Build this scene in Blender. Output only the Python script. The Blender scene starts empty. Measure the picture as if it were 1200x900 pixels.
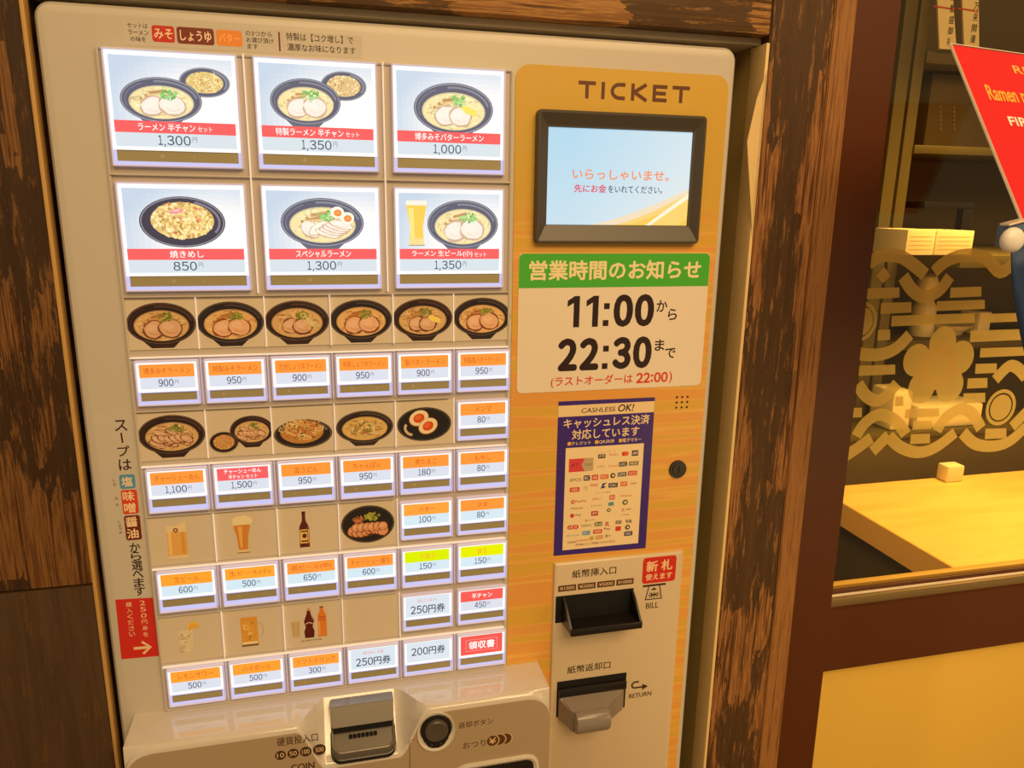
import bpy, bmesh, math, random
from mathutils import Vector, Matrix

# ------------------------------------------------------------------ camera, world, lights, exposure
S = 0.001            # the scene is laid out in millimetres: x right, y away from the viewer, z up
Z0 = 1.36            # height of the layout's zero above the floor, metres
COL = bpy.context.scene.collection
SC = bpy.context.scene
R0 = (0.97130587, -0.01518887, -0.23734826)     # camera right   (x, down, away)
R1 = (-0.04150763, 0.97181709, -0.23205314)     # camera down
R2 = (0.23418372, 0.23524634, 0.94330119)       # camera forward
CAM = (159.9, -681.4, 136.3)
FPX = 886.3
cd = bpy.data.cameras.new('camera'); cam = bpy.data.objects.new('camera', cd); COL.objects.link(cam)
cd.sensor_width = 36; cd.lens = FPX / 1200 * 36; cd.clip_start = 0.02; cd.clip_end = 50
rt = Vector((R0[0], R0[2], -R0[1])); dn = Vector((R1[0], R1[2], -R1[1])); fw = Vector((R2[0], R2[2], -R2[1]))
cam.matrix_world = Matrix(((rt.x, -dn.x, -fw.x, CAM[0]*S), (rt.y, -dn.y, -fw.y, CAM[1]*S), (rt.z, -dn.z, -fw.z, CAM[2]*S+Z0), (0, 0, 0, 1)))
SC.camera = cam

def at(px, py, y=0.0):
    """real point (mm) where the surface standing at depth y is met at a place of the photograph"""
    d = rt * ((px-600)/FPX) + dn * ((py-450)/FPX) + fw
    s = (y - CAM[1]) / d.y
    return (CAM[0] + s*d.x, CAM[2] + s*d.z)

w = bpy.data.worlds.new('room_light'); SC.world = w; w.use_nodes = True
bg = w.node_tree.nodes['Background']; bg.inputs[0].default_value = (1.0, 0.66, 0.34, 1); bg.inputs[1].default_value = 0.34

def lamp(name, loc, size, power, col, target, spread=180):
    l = bpy.data.lights.new(name, 'AREA'); l.shape = 'RECTANGLE'; l.size = size[0]*S; l.size_y = size[1]*S
    l.energy = power; l.color = col; l.spread = math.radians(spread)
    o = bpy.data.objects.new(name, l); COL.objects.link(o)
    o.location = (loc[0]*S, loc[1]*S, loc[2]*S+Z0)
    d = Vector(target) - Vector(loc); o.rotation_euler = d.to_track_quat('-Z', 'Y').to_euler()
    return o
WARM = (1.0, 0.68, 0.33)
lamp('ceiling_panel_lamp', (600, -2100, 1500), (1500, 900), 43, WARM, (250, 0, -150))
lamp('ceiling_spot_lamp', (700, -700, 1000), (200, 200), 1.2, WARM, (400, 0, 100))
lamp('aisle_lamp', (1100, -900, 1100), (500, 500), 4, (1, .66, .3), (650, 0, -100))
lamp('dining_room_lamp', (1500, 330, 500), (500, 300), 7, (1.0, .60, .14), (1350, 330, -400), 110)
lamp('counter_edge_fill', (730, 330, -60), (200, 200), 1.6, (1.0, .62, .16), (1080, 300, -430))  # added fill light, hidden behind the post, to brighten the counter edge
lamp('low_wall_lamp', (900, -500, -250), (400, 200), 1.1, (1.0, .66, .24), (1000, 0, -650))

SC.view_settings.view_transform = 'Standard'; SC.view_settings.look = 'None'
SC.view_settings.exposure = 0.0; SC.view_settings.gamma = 1.0; SC.view_settings.use_curve_mapping = False
SC.cycles.max_bounces = 8; SC.cycles.transparent_max_bounces = 12

# ------------------------------------------------------------------ colours and materials
def lin(c):
    return tuple(((v/255)/12.92 if v/255 <= .04045 else ((v/255+.055)/1.055)**2.4) for v in c[:3])
def mat(name, c, rough=.5, metal=0, spec=.5, coat=0, emit=None, es=0, trans=0, alpha=1, ior=1.45):
    m = bpy.data.materials.new(name); m.use_nodes = True
    b = m.node_tree.nodes['Principled BSDF']; I = b.inputs
    I['Base Color'].default_value = (*c, 1); I['Roughness'].default_value = rough; I['Metallic'].default_value = metal
    I['Specular IOR Level'].default_value = spec; I['Coat Weight'].default_value = coat; I['IOR'].default_value = ior
    I['Transmission Weight'].default_value = trans; I['Alpha'].default_value = alpha
    if emit: I['Emission Color'].default_value = (*emit, 1); I['Emission Strength'].default_value = es
    return m
def nt(m): return m.node_tree.nodes, m.node_tree.links, m.node_tree.nodes['Principled BSDF']
def bumpnoise(m, scale, strength, dist=.0005, detail=2):
    n, l, b = nt(m)
    tc = n.new('ShaderNodeTexCoord'); no = n.new('ShaderNodeTexNoise'); no.inputs['Scale'].default_value = scale; no.inputs['Detail'].default_value = detail
    bu = n.new('ShaderNodeBump'); bu.inputs['Strength'].default_value = strength; bu.inputs['Distance'].default_value = dist
    l.new(tc.outputs['Object'], no.inputs['Vector']); l.new(no.outputs['Fac'], bu.inputs['Height']); l.new(bu.outputs['Normal'], b.inputs['Normal'])

M = {}
M['shell'] = mat('cream_plastic', (.56, .51, .43), .36); bumpnoise(M['shell'], 900, .06)
M['shell_gloss'] = mat('glossy_cream_plastic', (.66, .60, .52), .13, spec=.8, coat=.6)
M['backing'] = mat('beige_backing', (.52, .45, .37), .4)
M['clear_bar'] = mat('acrylic_bar', (.80, .70, .60), .12, emit=(1, .9, .8), es=.32)  # emission stands in for the bright glints along the ridges
M['lit_frame'] = mat('light_guide_frame', (.62, .57, .62), .16, emit=(.50, .46, .70), es=.28)
M['black'] = mat('black_plastic', (.012, .010, .009), .28)
M['dark'] = mat('charcoal_plastic', (.075, .062, .045), .38)
M['grey_metal'] = mat('dull_zinc', (.36, .33, .28), .35, metal=.85)
M['steel'] = mat('brushed_steel', (.17, .15, .12), .38, metal=.7)
M['lever'] = mat('grey_lever_plastic', (.24, .20, .165), .2)
M['smoke'] = mat('olive_window', (.20, .13, .05), .3)
M['hole'] = mat('dark_hole', (.004, .003, .003), .8)
M['brownframe'] = mat('dark_red_brown_lacquer', (.085, .022, .003), .42); bumpnoise(M['brownframe'], 260, .12)
M['track'] = mat('brass_track', (.22, .15, .06), .4, metal=.3)
M['bead'] = mat('ochre_glazing_bead', (.62, .42, .12), .5)
M['reveal'] = mat('ochre_painted_reveal', (.74, .54, .24), .5)
M['greytrim'] = mat('dark_grey_lining', (.42, .36, .26), .6)
M['glass'] = mat('window_glass', (1, .97, .88), .02, trans=1, ior=1.02)
M['counter'] = mat('yellow_wood_counter', (.86, .62, .26), .45)
M['counter_edge'] = mat('yellow_wood_edge', (.86, .55, .22), .5)
M['shelfwood'] = mat('olive_wood', (.095, .075, .020), .5)
M['roomdark'] = mat('dark_room', (.090, .062, .018), .7)
M['roomwall'] = mat('ochre_room_wall', (.15, .10, .03), .8)
M['floor'] = mat('brown_floor_tile', (.22, .13, .06), .5)
M['paper'] = mat('pale_paper', (.80, .70, .45), .7)
M['acrylic'] = mat('acrylic_edge', (.80, .66, .50), .15)
M['navy'] = mat('navy_cloth', (.02, .05, .14), .6)
M['bluegrey'] = mat('blue_grey_clip', (.10, .15, .24), .35)
M['knob'] = mat('off_white_knob', (.85, .80, .74), .35)
M['ceramic'] = mat('white_ceramic', (.80, .70, .45), .25)
M['yellowpanel'] = mat('frosted_yellow_panel', (.78, .50, .085), .3)

def attr_mat(name, rough, emis):
    m = bpy.data.materials.new(name); m.use_nodes = True
    n, l, b = nt(m); a = n.new('ShaderNodeAttribute'); a.attribute_name = 'ink'
    b.inputs['Roughness'].default_value = rough
    if emis:
        mx = n.new('ShaderNodeVectorMath'); mx.operation = 'SCALE'; mx.inputs['Scale'].default_value = .25
        l.new(a.outputs['Color'], mx.inputs[0]); l.new(mx.outputs[0], b.inputs['Base Color'])
        l.new(a.outputs['Color'], b.inputs['Emission Color']); b.inputs['Emission Strength'].default_value = emis
        b.inputs['Specular IOR Level'].default_value = .2
    else: l.new(a.outputs['Color'], b.inputs['Base Color'])
    return m
M['print'] = attr_mat('printed_ink', .42, 0)
M['lit'] = attr_mat('backlit_film', .4, .92)
M['screen'] = attr_mat('lit_screen', .2, .85)

def wood(name, light, mid, dark, patch, vertical=True, seed=0.0, cover=.5, centre=None):
    """distressed timber: fine grain streaks along the board, stained blotches with squared ends"""
    m = bpy.data.materials.new(name); m.use_nodes = True; n, l, b = nt(m)
    geo = n.new('ShaderNodeNewGeometry'); mp = n.new('ShaderNodeMapping'); mp.inputs['Location'].default_value = (seed, seed*.7, seed*.3)
    if not vertical: mp.inputs['Rotation'].default_value = (0, math.radians(90), 0)
    l.new(geo.outputs['Position'], mp.inputs['Vector'])
    def scaled(s):
        q = n.new('ShaderNodeVectorMath'); q.operation = 'MULTIPLY'; q.inputs[1].default_value = s; l.new(mp.outputs[0], q.inputs[0]); return q.outputs[0]
    def noise(s, sc, det=4, rough=.6, dist=0):
        q = n.new('ShaderNodeTexNoise'); q.inputs['Scale'].default_value = sc; q.inputs['Detail'].default_value = det; q.inputs['Roughness'].default_value = rough; q.inputs['Distortion'].default_value = dist
        l.new(scaled(s), q.inputs['Vector']); return q.outputs['Fac']
    def ramp(inp, stops):
        r = n.new('ShaderNodeValToRGB'); e = r.color_ramp.elements
        e[0].position = stops[0][0]; e[0].color = (*stops[0][1], 1); e[1].position = stops[-1][0]; e[1].color = (*stops[-1][1], 1)
        for p, c in stops[1:-1]: x = e.new(p); x.color = (*c, 1)
        l.new(inp, r.inputs[0]); return r.outputs['Color']
    def mixc(f, a, c, mode='MIX'):
        q = n.new('ShaderNodeMix'); q.data_type = 'RGBA'; q.blend_type = mode
        if isinstance(f, float): q.inputs[0].default_value = f
        else: l.new(f, q.inputs[0])
        for i, v in ((6, a), (7, c)):
            if isinstance(v, tuple): q.inputs[i].default_value = (*v, 1)
            else: l.new(v, q.inputs[i])
        return q.outputs[2]
    W, B = (1, 1, 1), (0, 0, 0)
    g1 = noise((1, 1, .035), 330, 3); g2 = noise((1, 1, .06), 90, 5, .65, .6)
    grain = mixc(.4, g1, g2)
    base = ramp(grain, [(.42, dark), (.47, mid), (.52, light), (.57, mid)])
    # squared stain: blocky cells stretched along the board, broken by noise
    br = n.new('ShaderNodeTexVoronoi'); br.distance = 'CHEBYCHEV'; br.inputs['Scale'].default_value = 17; br.inputs['Randomness'].default_value = 1
    wob = noise((1, 1, .25), 60, 4, .7)
    add = n.new('ShaderNodeVectorMath'); add.operation = 'ADD'; sc2 = n.new('ShaderNodeVectorMath'); sc2.operation = 'SCALE'; sc2.inputs['Scale'].default_value = .03
    l.new(scaled((1, 1, .42)), add.inputs[0]); l.new(wob, sc2.inputs[0]); l.new(sc2.outputs[0], add.inputs[1]); l.new(add.outputs[0], br.inputs['Vector'])
    sep = n.new('ShaderNodeSeparateColor'); l.new(br.outputs['Color'], sep.inputs[0])
    big = noise((1, 1, .5), 9, 2)
    ad = n.new('ShaderNodeMath'); ad.operation = 'MULTIPLY_ADD'; ad.inputs[1].default_value = .55; l.new(sep.outputs[0], ad.inputs[0]); l.new(big, ad.inputs[2])
    fine = noise((1, 1, .08), 260, 5, .75)
    ad2 = n.new('ShaderNodeMath'); ad2.operation = 'MULTIPLY_ADD'; ad2.inputs[1].default_value = .6; l.new(fine, ad2.inputs[0]); l.new(ad.outputs[0], ad2.inputs[2])
    half = n.new('ShaderNodeMath'); half.operation = 'MULTIPLY'; half.inputs[1].default_value = .5; l.new(ad2.outputs[0], half.inputs[0]); ad2 = half; th = .535+(.5-cover)*.45
    if centre:      # the stain keeps to the middle of the board
        sx = n.new('ShaderNodeSeparateXYZ'); l.new(geo.outputs['Position'], sx.inputs[0])
        d1 = n.new('ShaderNodeMath'); d1.operation = 'SUBTRACT'; d1.inputs[1].default_value = centre[0]; l.new(sx.outputs[0], d1.inputs[0])
        d2 = n.new('ShaderNodeMath'); d2.operation = 'ABSOLUTE'; l.new(d1.outputs[0], d2.inputs[0])
        d3 = n.new('ShaderNodeMath'); d3.operation = 'MULTIPLY_ADD'; d3.inputs[1].default_value = -.22/centre[1]; d3.inputs[2].default_value = .13; l.new(d2.outputs[0], d3.inputs[0])
        d4 = n.new('ShaderNodeMath'); l.new(d3.outputs[0], d4.inputs[0]); l.new(ad2.outputs[0], d4.inputs[1]); ad2 = d4
    mask = ramp(ad2.outputs[0], [(th-.012, B), (th+.012, W)])
    pcol = ramp(g2, [(.3, tuple(v*.7 for v in patch)), (.7, tuple(v*1.25 for v in patch))])
    col = mixc(mask, base, pcol)
    worn = ramp(noise((1, 1, .12), 150, 6, .8), [(.56, B), (.64, W)])
    wf = n.new('ShaderNodeMath'); wf.operation = 'MULTIPLY'; wf.inputs[1].default_value = .7; l.new(worn, wf.inputs[0])
    col = mixc(wf.outputs[0], col, light)
    l.new(col, b.inputs['Base Color']); b.inputs['Roughness'].default_value = .62; b.inputs['Specular IOR Level'].default_value = .3
    bu = n.new('ShaderNodeBump'); bu.inputs['Strength'].default_value = .5; bu.inputs['Distance'].default_value = .0012
    hs = n.new('ShaderNodeMath'); hs.operation = 'SUBTRACT'; l.new(g1, hs.inputs[0]); l.new(mask, hs.inputs[1]); l.new(hs.outputs[0], bu.inputs['Height']); l.new(bu.outputs['Normal'], b.inputs['Normal'])
    return m
M['wood_left'] = wood('distressed_timber_left', (.235, .108, .030), (.125, .050, .013), (.052, .019, .005), (.046, .021, .006), seed=2.9, cover=.56)
M['wood_low'] = wood('dark_stained_timber', (.12, .052, .014), (.085, .036, .010), (.05, .020, .006), (.062, .031, .010), seed=7.1, cover=.5)
M['wood_post'] = wood('distressed_timber_post', (.36, .165, .050), (.185, .074, .020), (.072, .026, .007), (.070, .033, .010), seed=5.2, cover=.55, centre=(.610, .036))
M['wood_beam'] = wood('distressed_timber_beam', (.42, .21, .062), (.24, .105, .03), (.10, .042, .012), (.085, .042, .013), vertical=False, seed=9.6, cover=.5)
M['wood_strip'] = wood('plain_timber_strip', (.34, .155, .046), (.265, .115, .033), (.17, .068, .018), (.2, .1, .03), seed=1.4, cover=.0)
# yellow-grained print of the front panel
def panel_mat():
    m = bpy.data.materials.new('orange_woodgrain_film'); m.use_nodes = True; n, l, b = nt(m)
    geo = n.new('ShaderNodeNewGeometry'); mul = n.new('ShaderNodeVectorMath'); mul.operation = 'MULTIPLY'; mul.inputs[1].default_value = (.30, 1, 13)
    l.new(geo.outputs['Position'], mul.inputs[0])
    no = n.new('ShaderNodeTexNoise'); no.inputs['Scale'].default_value = 6.5; no.inputs['Detail'].default_value = 1.5; no.inputs['Roughness'].default_value = .35; l.new(mul.outputs[0], no.inputs['Vector'])
    r = n.new('ShaderNodeValToRGB'); r.color_ramp.interpolation = 'EASE'; e = r.color_ramp.elements
    e[0].position = .40; e[0].color = (.68, .40, .05, 1); e[1].position = .60; e[1].color = (.74, .345, .07, 1)
    x = e.new(.47); x.color = (.72, .39, .06, 1); x = e.new(.5); x.color = (.78, .44, .09, 1); x = e.new(.53); x.color = (.75, .35, .07, 1)
    l.new(no.outputs['Fac'], r.inputs[0])
    # grain only fades in below the display
    sep = n.new('ShaderNodeSeparateXYZ'); l.new(geo.outputs['Position'], sep.inputs[0])
    mr = n.new('ShaderNodeMapRange'); mr.inputs[1].default_value = Z0+.145; mr.inputs[2].default_value = Z0+.10; l.new(sep.outputs[2], mr.inputs[0])
    mx = n.new('ShaderNodeMix'); mx.data_type = 'RGBA'; mx.inputs[6].default_value = (.62, .385, .05, 1); l.new(mr.outputs[0], mx.inputs[0]); l.new(r.outputs[0], mx.inputs[7])
    l.new(mx.outputs[2], b.inputs['Base Color']); b.inputs['Roughness'].default_value = .4
    return m
M['panel'] = panel_mat()
# wood-grain on the counter
def counter_tex(m, a, c):
    n, l, b = nt(m); geo = n.new('ShaderNodeNewGeometry'); mul = n.new('ShaderNodeVectorMath'); mul.operation = 'MULTIPLY'; mul.inputs[1].default_value = (1, 6, 6); l.new(geo.outputs['Position'], mul.inputs[0])
    no = n.new('ShaderNodeTexNoise'); no.inputs['Scale'].default_value = 6; no.inputs['Detail'].default_value = 5; l.new(mul.outputs[0], no.inputs['Vector'])
    r = n.new('ShaderNodeValToRGB'); r.color_ramp.elements[0].color = (*a, 1); r.color_ramp.elements[1].color = (*c, 1); r.color_ramp.elements[0].position = .35; r.color_ramp.elements[1].position = .65
    l.new(no.outputs['Fac'], r.inputs[0]); l.new(r.outputs[0], b.inputs['Base Color'])
counter_tex(M['counter'], (.80, .52, .15), (.86, .60, .20))
# frosted etching
def etch_mat():
    m = bpy.data.materials.new('frosted_etching'); m.use_nodes = True; n, l, b = nt(m)
    out = [x for x in n if x.type == 'OUTPUT_MATERIAL'][0]
    d = n.new('ShaderNodeBsdfDiffuse'); d.inputs[0].default_value = (.86, .64, .20, 1); t = n.new('ShaderNodeBsdfTranslucent'); t.inputs[0].default_value = (.86, .64, .20, 1)
    tr = n.new('ShaderNodeBsdfTransparent'); tr.inputs[0].default_value = (.9, .75, .45, 1)
    m1 = n.new('ShaderNodeMixShader'); m1.inputs[0].default_value = .35; l.new(d.outputs[0], m1.inputs[1]); l.new(t.outputs[0], m1.inputs[2])
    m2 = n.new('ShaderNodeMixShader'); m2.inputs[0].default_value = .22; l.new(m1.outputs[0], m2.inputs[1]); l.new(tr.outputs[0], m2.inputs[2])
    l.new(m2.outputs[0], out.inputs[0]); return m
M['etch'] = etch_mat()
def pane_mat():
    m = bpy.data.materials.new('clear_pane'); m.use_nodes = True; n, l, b = nt(m)
    out = [x for x in n if x.type == 'OUTPUT_MATERIAL'][0]
    g = n.new('ShaderNodeBsdfGlossy'); g.inputs['Roughness'].default_value = .03; tr = n.new('ShaderNodeBsdfTransparent'); tr.inputs[0].default_value = (.97, .93, .82, 1)
    lw = n.new('ShaderNodeLayerWeight'); pw = n.new('ShaderNodeMath'); pw.operation = 'POWER'; pw.inputs[1].default_value = 5; l.new(lw.outputs['Facing'], pw.inputs[0])
    ma = n.new('ShaderNodeMath'); ma.operation = 'MULTIPLY_ADD'; ma.inputs[1].default_value = .8; ma.inputs[2].default_value = .03; l.new(pw.outputs[0], ma.inputs[0])
    m1 = n.new('ShaderNodeMixShader'); l.new(ma.outputs[0], m1.inputs[0]); l.new(tr.outputs[0], m1.inputs[1]); l.new(g.outputs[0], m1.inputs[2]); l.new(m1.outputs[0], out.inputs[0]); return m
M['pane'] = pane_mat()

# ------------------------------------------------------------------ builders
WL = {}
def link(name, me, parent=None, loc=None):
    o = bpy.data.objects.new(name, me); COL.objects.link(o)
    o.location = loc if parent is None else Vector(loc) - WL[parent.name]
    if parent is not None: o.parent = parent
    WL[o.name] = Vector(loc); return o
def tag(o, label=None, cat=None, group=None, kind=None):
    for k, v in (('label', label), ('category', cat), ('group', group), ('kind', kind)):
        if v: o[k] = v
    return o
def empty(name, loc):
    o = bpy.data.objects.new(name, None); COL.objects.link(o); v = Vector((loc[0]*S, loc[1]*S, loc[2]*S+Z0)); o.location = v; o.empty_display_size = .02; WL[o.name] = v; return o
def finish(name, bm, m, parent, smooth=False, base=False, autosmooth=True):
    bmesh.ops.recalc_face_normals(bm, faces=bm.faces[:])
    vs = [v.co for v in bm.verts]
    lo = Vector([min(v[i] for v in vs) for i in range(3)]); hi = Vector([max(v[i] for v in vs) for i in range(3)])
    c = (lo+hi)/2
    if parent is None: c.z = lo.z
    for v in bm.verts: v.co = (v.co - c)*S
    me = bpy.data.meshes.new(name); bm.to_mesh(me); bm.free()
    if isinstance(m, (list, tuple)):
        for x in m: me.materials.append(x)
    else: me.materials.append(m)
    if smooth:
        for p in me.polygons: p.use_smooth = True
        try: me.set_sharp_from_angle(angle=math.radians(35))
        except Exception: pass
    return link(name, me, parent, Vector((c.x*S, c.y*S, c.z*S+Z0)))
def add_box(bm, x0, x1, y0, y1, z0, z1, bevel=0, seg=2):
    vs = [bm.verts.new(p) for p in ((x0,y0,z0),(x1,y0,z0),(x1,y1,z0),(x0,y1,z0),(x0,y0,z1),(x1,y0,z1),(x1,y1,z1),(x0,y1,z1))]
    fs = [bm.faces.new([vs[i] for i in q]) for q in ((0,1,2,3),(4,5,6,7),(0,1,5,4),(1,2,6,5),(2,3,7,6),(3,0,4,7))]
    bmesh.ops.recalc_face_normals(bm, faces=fs)
    if bevel:
        es = list({e for f in fs for e in f.edges})
        bmesh.ops.bevel(bm, geom=es, offset=bevel, segments=seg, affect='EDGES', profile=.5)
def box(name, x0, x1, y0, y1, z0, z1, m, parent=None, bevel=0, seg=2):
    bm = bmesh.new(); add_box(bm, x0, x1, y0, y1, z0, z1, bevel, seg); return finish(name, bm, m, parent, smooth=bevel > 0)
def rr(x0, x1, z0, z1, r, n=5):
    pts = []
    if isinstance(r, (int, float)): r = (r,)*4     # lower right, upper right, upper left, lower left
    for (cx, cz, a, q) in ((x1-r[0], z0+r[0], -90, r[0]), (x1-r[1], z1-r[1], 0, r[1]), (x0+r[2], z1-r[2], 90, r[2]), (x0+r[3], z0+r[3], 180, r[3])):
        for i in range(n+1):
            t = math.radians(a + 90*i/n); pts.append((cx+q*math.cos(t), cz+q*math.sin(t)))
    return pts
def loft(bm, rings, cap0=True, cap1=True, closed=True):
    vv = [[bm.verts.new(p) for p in r] for r in rings]
    for a, b in zip(vv, vv[1:]):
        n = len(a)
        for i in range(n if closed else n-1): bm.faces.new((a[i], a[(i+1) % n], b[(i+1) % n], b[i]))
    if cap0: bm.faces.new(vv[0])
    if cap1: bm.faces.new(vv[-1])
    return vv
def prism(bm, pts, y0, y1, bevel=0):
    """outline in x,z pushed from y1 (back) to y0 (front), with a small front bevel"""
    if bevel:
        cx = sum(p[0] for p in pts)/len(pts); cz = sum(p[1] for p in pts)/len(pts)
        w_ = max(p[0] for p in pts)-min(p[0] for p in pts); h_ = max(p[1] for p in pts)-min(p[1] for p in pts)
        def sh(d): return [(cx+(x-cx)*(1-2*d/w_), cz+(z-cz)*(1-2*d/h_)) for x, z in pts]
        a = sh(bevel); b = sh(bevel*.3)
        loft(bm, [[(x, y1, z) for x, z in pts], [(x, y0+bevel, z) for x, z in pts], [(x, y0+bevel*.3, z) for x, z in b], [(x, y0, z) for x, z in a]])
    else: loft(bm, [[(x, y1, z) for x, z in pts], [(x, y0, z) for x, z in pts]])
def frame(bm, outer, prof):
    """ring round a rectangle: prof = list of (inset, y); outer=(x0,x1,z0,z1,r)"""
    x0, x1, z0, z1, r = outer
    rings = []
    for ins, y in prof: rings.append([(px, y, pz) for px, pz in rr(x0+ins, x1-ins, z0+ins, z1-ins, max(.05, r-ins), 3)])
    loft(bm, rings, False, False)
def cyl(bm, c, r, h, axis='y', n=24, r2=None):
    r2 = r if r2 is None else r2
    a, b = [], []
    for i in range(n):
        t = 2*math.pi*i/n; u, v = math.cos(t), math.sin(t)
        if axis == 'y': a.append((c[0]+r*u, c[1], c[2]+r*v)); b.append((c[0]+r2*u, c[1]+h, c[2]+r2*v))
        elif axis == 'z': a.append((c[0]+r*u, c[1]+r*v, c[2])); b.append((c[0]+r2*u, c[1]+r2*v, c[2]+h))
        else: a.append((c[0], c[1]+r*u, c[2]+r*v)); b.append((c[0]+h, c[1]+r2*u, c[2]+r2*v))
    loft(bm, [a, b])

TXT = {}
def glyphs(s, bold):
    k = (s, bold)
    if k in TXT: return TXT[k]
    c = bpy.data.curves.new('t', 'FONT'); c.body = s; c.size = 1; c.resolution_u = 4 if ord(s[0]) < 255 or '０' <= s[0] <= '９' else 2
    o = bpy.data.objects.new('t', c); me = o.to_mesh()
    vs = [(v.co.x, v.co.y) for v in me.vertices]; fs = [tuple(p.vertices) for p in me.polygons]
    o.to_mesh_clear(); bpy.data.objects.remove(o); bpy.data.curves.remove(c)
    TXT[k] = (vs, fs); return TXT[k]

def mix(a, b, t): return tuple(a[i]*(1-t)+b[i]*t for i in range(3))
class Pic:
    """flat print: coloured areas in u,v millimetres laid over each other"""
    def __init__(s, y=0, step=.0025, O=None, U=None, Vv=None, Nn=None):
        s.y = y; s.step = step; s.v = []; s.f = []; s.c = []; s.k = 0
        s.O = O or Vector((0, 0, 0)); s.U = U or Vector((1, 0, 0)); s.V = Vv or Vector((0, 0, 1)); s.N = Nn or Vector((0, -1, 0))
    def put(s, pts):
        q = [s.O + s.U*p[0] + s.V*p[1] + s.N*(-s.y + s.k*s.step) for p in pts]
        i = len(s.v); s.v += q; return list(range(i, i+len(q)))
    def poly(s, pts, c, up=True):
        if up: s.k += 1
        s.f.append(s.put(pts)); s.c.append(lin(c)); return s
    def rect(s, x0, x1, z0, z1, c, r=0): return s.poly(rr(x0, x1, z0, z1, r) if r else [(x0, z0), (x1, z0), (x1, z1), (x0, z1)], c)
    def ell(s, cx, cz, rx, rz, c, a=0, n=26, clip=None):
        ca, sa = math.cos(a), math.sin(a); P = []
        for i in range(n):
            t = 2*math.pi*i/n; u, v = rx*math.cos(t), rz*math.sin(t); p = [cx+u*ca-v*sa, cz+u*sa+v*ca]
            if clip: p[0] = min(max(p[0], clip[0]), clip[1])
            P.append(p)
        return s.poly(P, c)
    def arc(s, cx, cz, rx, rz, w_, a0, a1, c, n=16, clip=None):
        s.k += 1; P, Q = [], []
        for i in range(n+1):
            t = math.radians(a0+(a1-a0)*i/n)
            for L, d in ((P, w_/2), (Q, -w_/2)):
                x = cx+(rx+d)*math.cos(t)
                if clip: x = min(max(x, clip[0]), clip[1])
                L.append((x, cz+(rz+d)*math.sin(t)))
        a = s.put(P); b = s.put(Q)
        for i in range(n): s.f.append([a[i], a[i+1], b[i+1], b[i]]); s.c.append(lin(c))
        return s
    def line(s, pts, w_, c):
        s.k += 1; L, Rr = [], []
        for i, p in enumerate(pts):
            a = pts[max(0, i-1)]; b = pts[min(len(pts)-1, i+1)]; dx, dz = b[0]-a[0], b[1]-a[1]; q = math.hypot(dx, dz) or 1
            nx, nz = -dz/q*w_/2, dx/q*w_/2; L.append((p[0]+nx, p[1]+nz)); Rr.append((p[0]-nx, p[1]-nz))
        a = s.put(L); b = s.put(Rr)
        for i in range(len(pts)-1): s.f.append([a[i], a[i+1], b[i+1], b[i]]); s.c.append(lin(c))
        return s
    def text(s, t, x0, x1, z0, z1, c, bold=0.0, xf=None):
        vs, fs = glyphs(t, bold)
        if not vs: return s
        s.k += 1
        a0 = min(v[0] for v in vs); a1 = max(v[0] for v in vs); b0 = min(v[1] for v in vs); b1 = max(v[1] for v in vs)
        P = [(x0+(v[0]-a0)/(a1-a0 or 1)*(x1-x0), z0+(v[1]-b0)/(b1-b0 or 1)*(z1-z0)) for v in vs]
        if xf: P = [xf(p) for p in P]
        h_ = z1-z0; d = bold*h_*.95
        if bold <= 0: sh = ((0, 0),)
        elif h_ > 7: sh = [(d*math.cos(k*math.pi/4), d*math.sin(k*math.pi/4)) for k in range(8)]
        else: sh = ((-d, -d*.6), (d, -d*.6), (-d, d*.6), (d, d*.6))
        L = lin(c)
        for dx, dz in sh:
            s.k += .12
            i = s.put([(a+dx, b+dz) for a, b in P])[0]
            for q in fs: s.f.append([i+j for j in q]); s.c.append(L)
        return s
    def num(s, t, x0, x1, z0, z1, c, bold=0.0):
        """figures set one by one"""
        Wd = {'1': .62, ',': .26, ':': .42}; g = .20; tot = sum(Wd.get(q, 1) for q in t)+g*(len(t)-1); k = (x1-x0)/tot; x = x0; h_ = z1-z0
        for q in t:
            w_ = Wd.get(q, 1)*k
            if q == ',': s.poly([(x+w_*.25, z0+h_*.10), (x+w_*.95, z0+h_*.10), (x+w_*.45, z0-h_*.2), (x, z0-h_*.2)], c)
            elif q == ':':
                r_ = w_*.42
                for zz in (z0+h_*.05, z0+h_*.60): s.rect(x+w_/2-r_, x+w_/2+r_, zz, zz+2*r_, c)
            else: s.text(chr(ord(q)+0xFEE0), x, x+w_, z0, z1, c, bold)
            x += w_+g*k
        return s
    def ctext(s, t, cx, z0, z1, c, bold=0.0, ref=None, asp=1.0):
        """centred, width from the natural proportions; ref = em height so that flat strings keep their scale"""
        vs, fs = glyphs(t, bold)
        a0 = min(v[0] for v in vs); a1 = max(v[0] for v in vs); b0 = min(v[1] for v in vs); b1 = max(v[1] for v in vs)
        k = (z1-z0)/(b1-b0) if ref is None else ref; w_ = (a1-a0)*k*asp
        return s.text(t, cx-w_/2, cx+w_/2, z0, z1, c, bold)
    def build(s, name, m, parent=None):
        c = Vector([(min(v[i] for v in s.v)+max(v[i] for v in s.v))/2 for i in range(3)])
        me = bpy.data.meshes.new(name); me.from_pydata([(v-c)*S for v in s.v], [], s.f); me.materials.append(m)
        at_ = me.color_attributes.new('ink', 'FLOAT_COLOR', 'CORNER'); buf = []
        for f, col in zip(s.f, s.c): buf += [col[0], col[1], col[2], 1.0]*len(f)
        at_.data.foreach_set('color', buf)
        return link(name, me, parent, Vector((c.x*S, c.y*S, c.z*S+Z0)))

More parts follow.
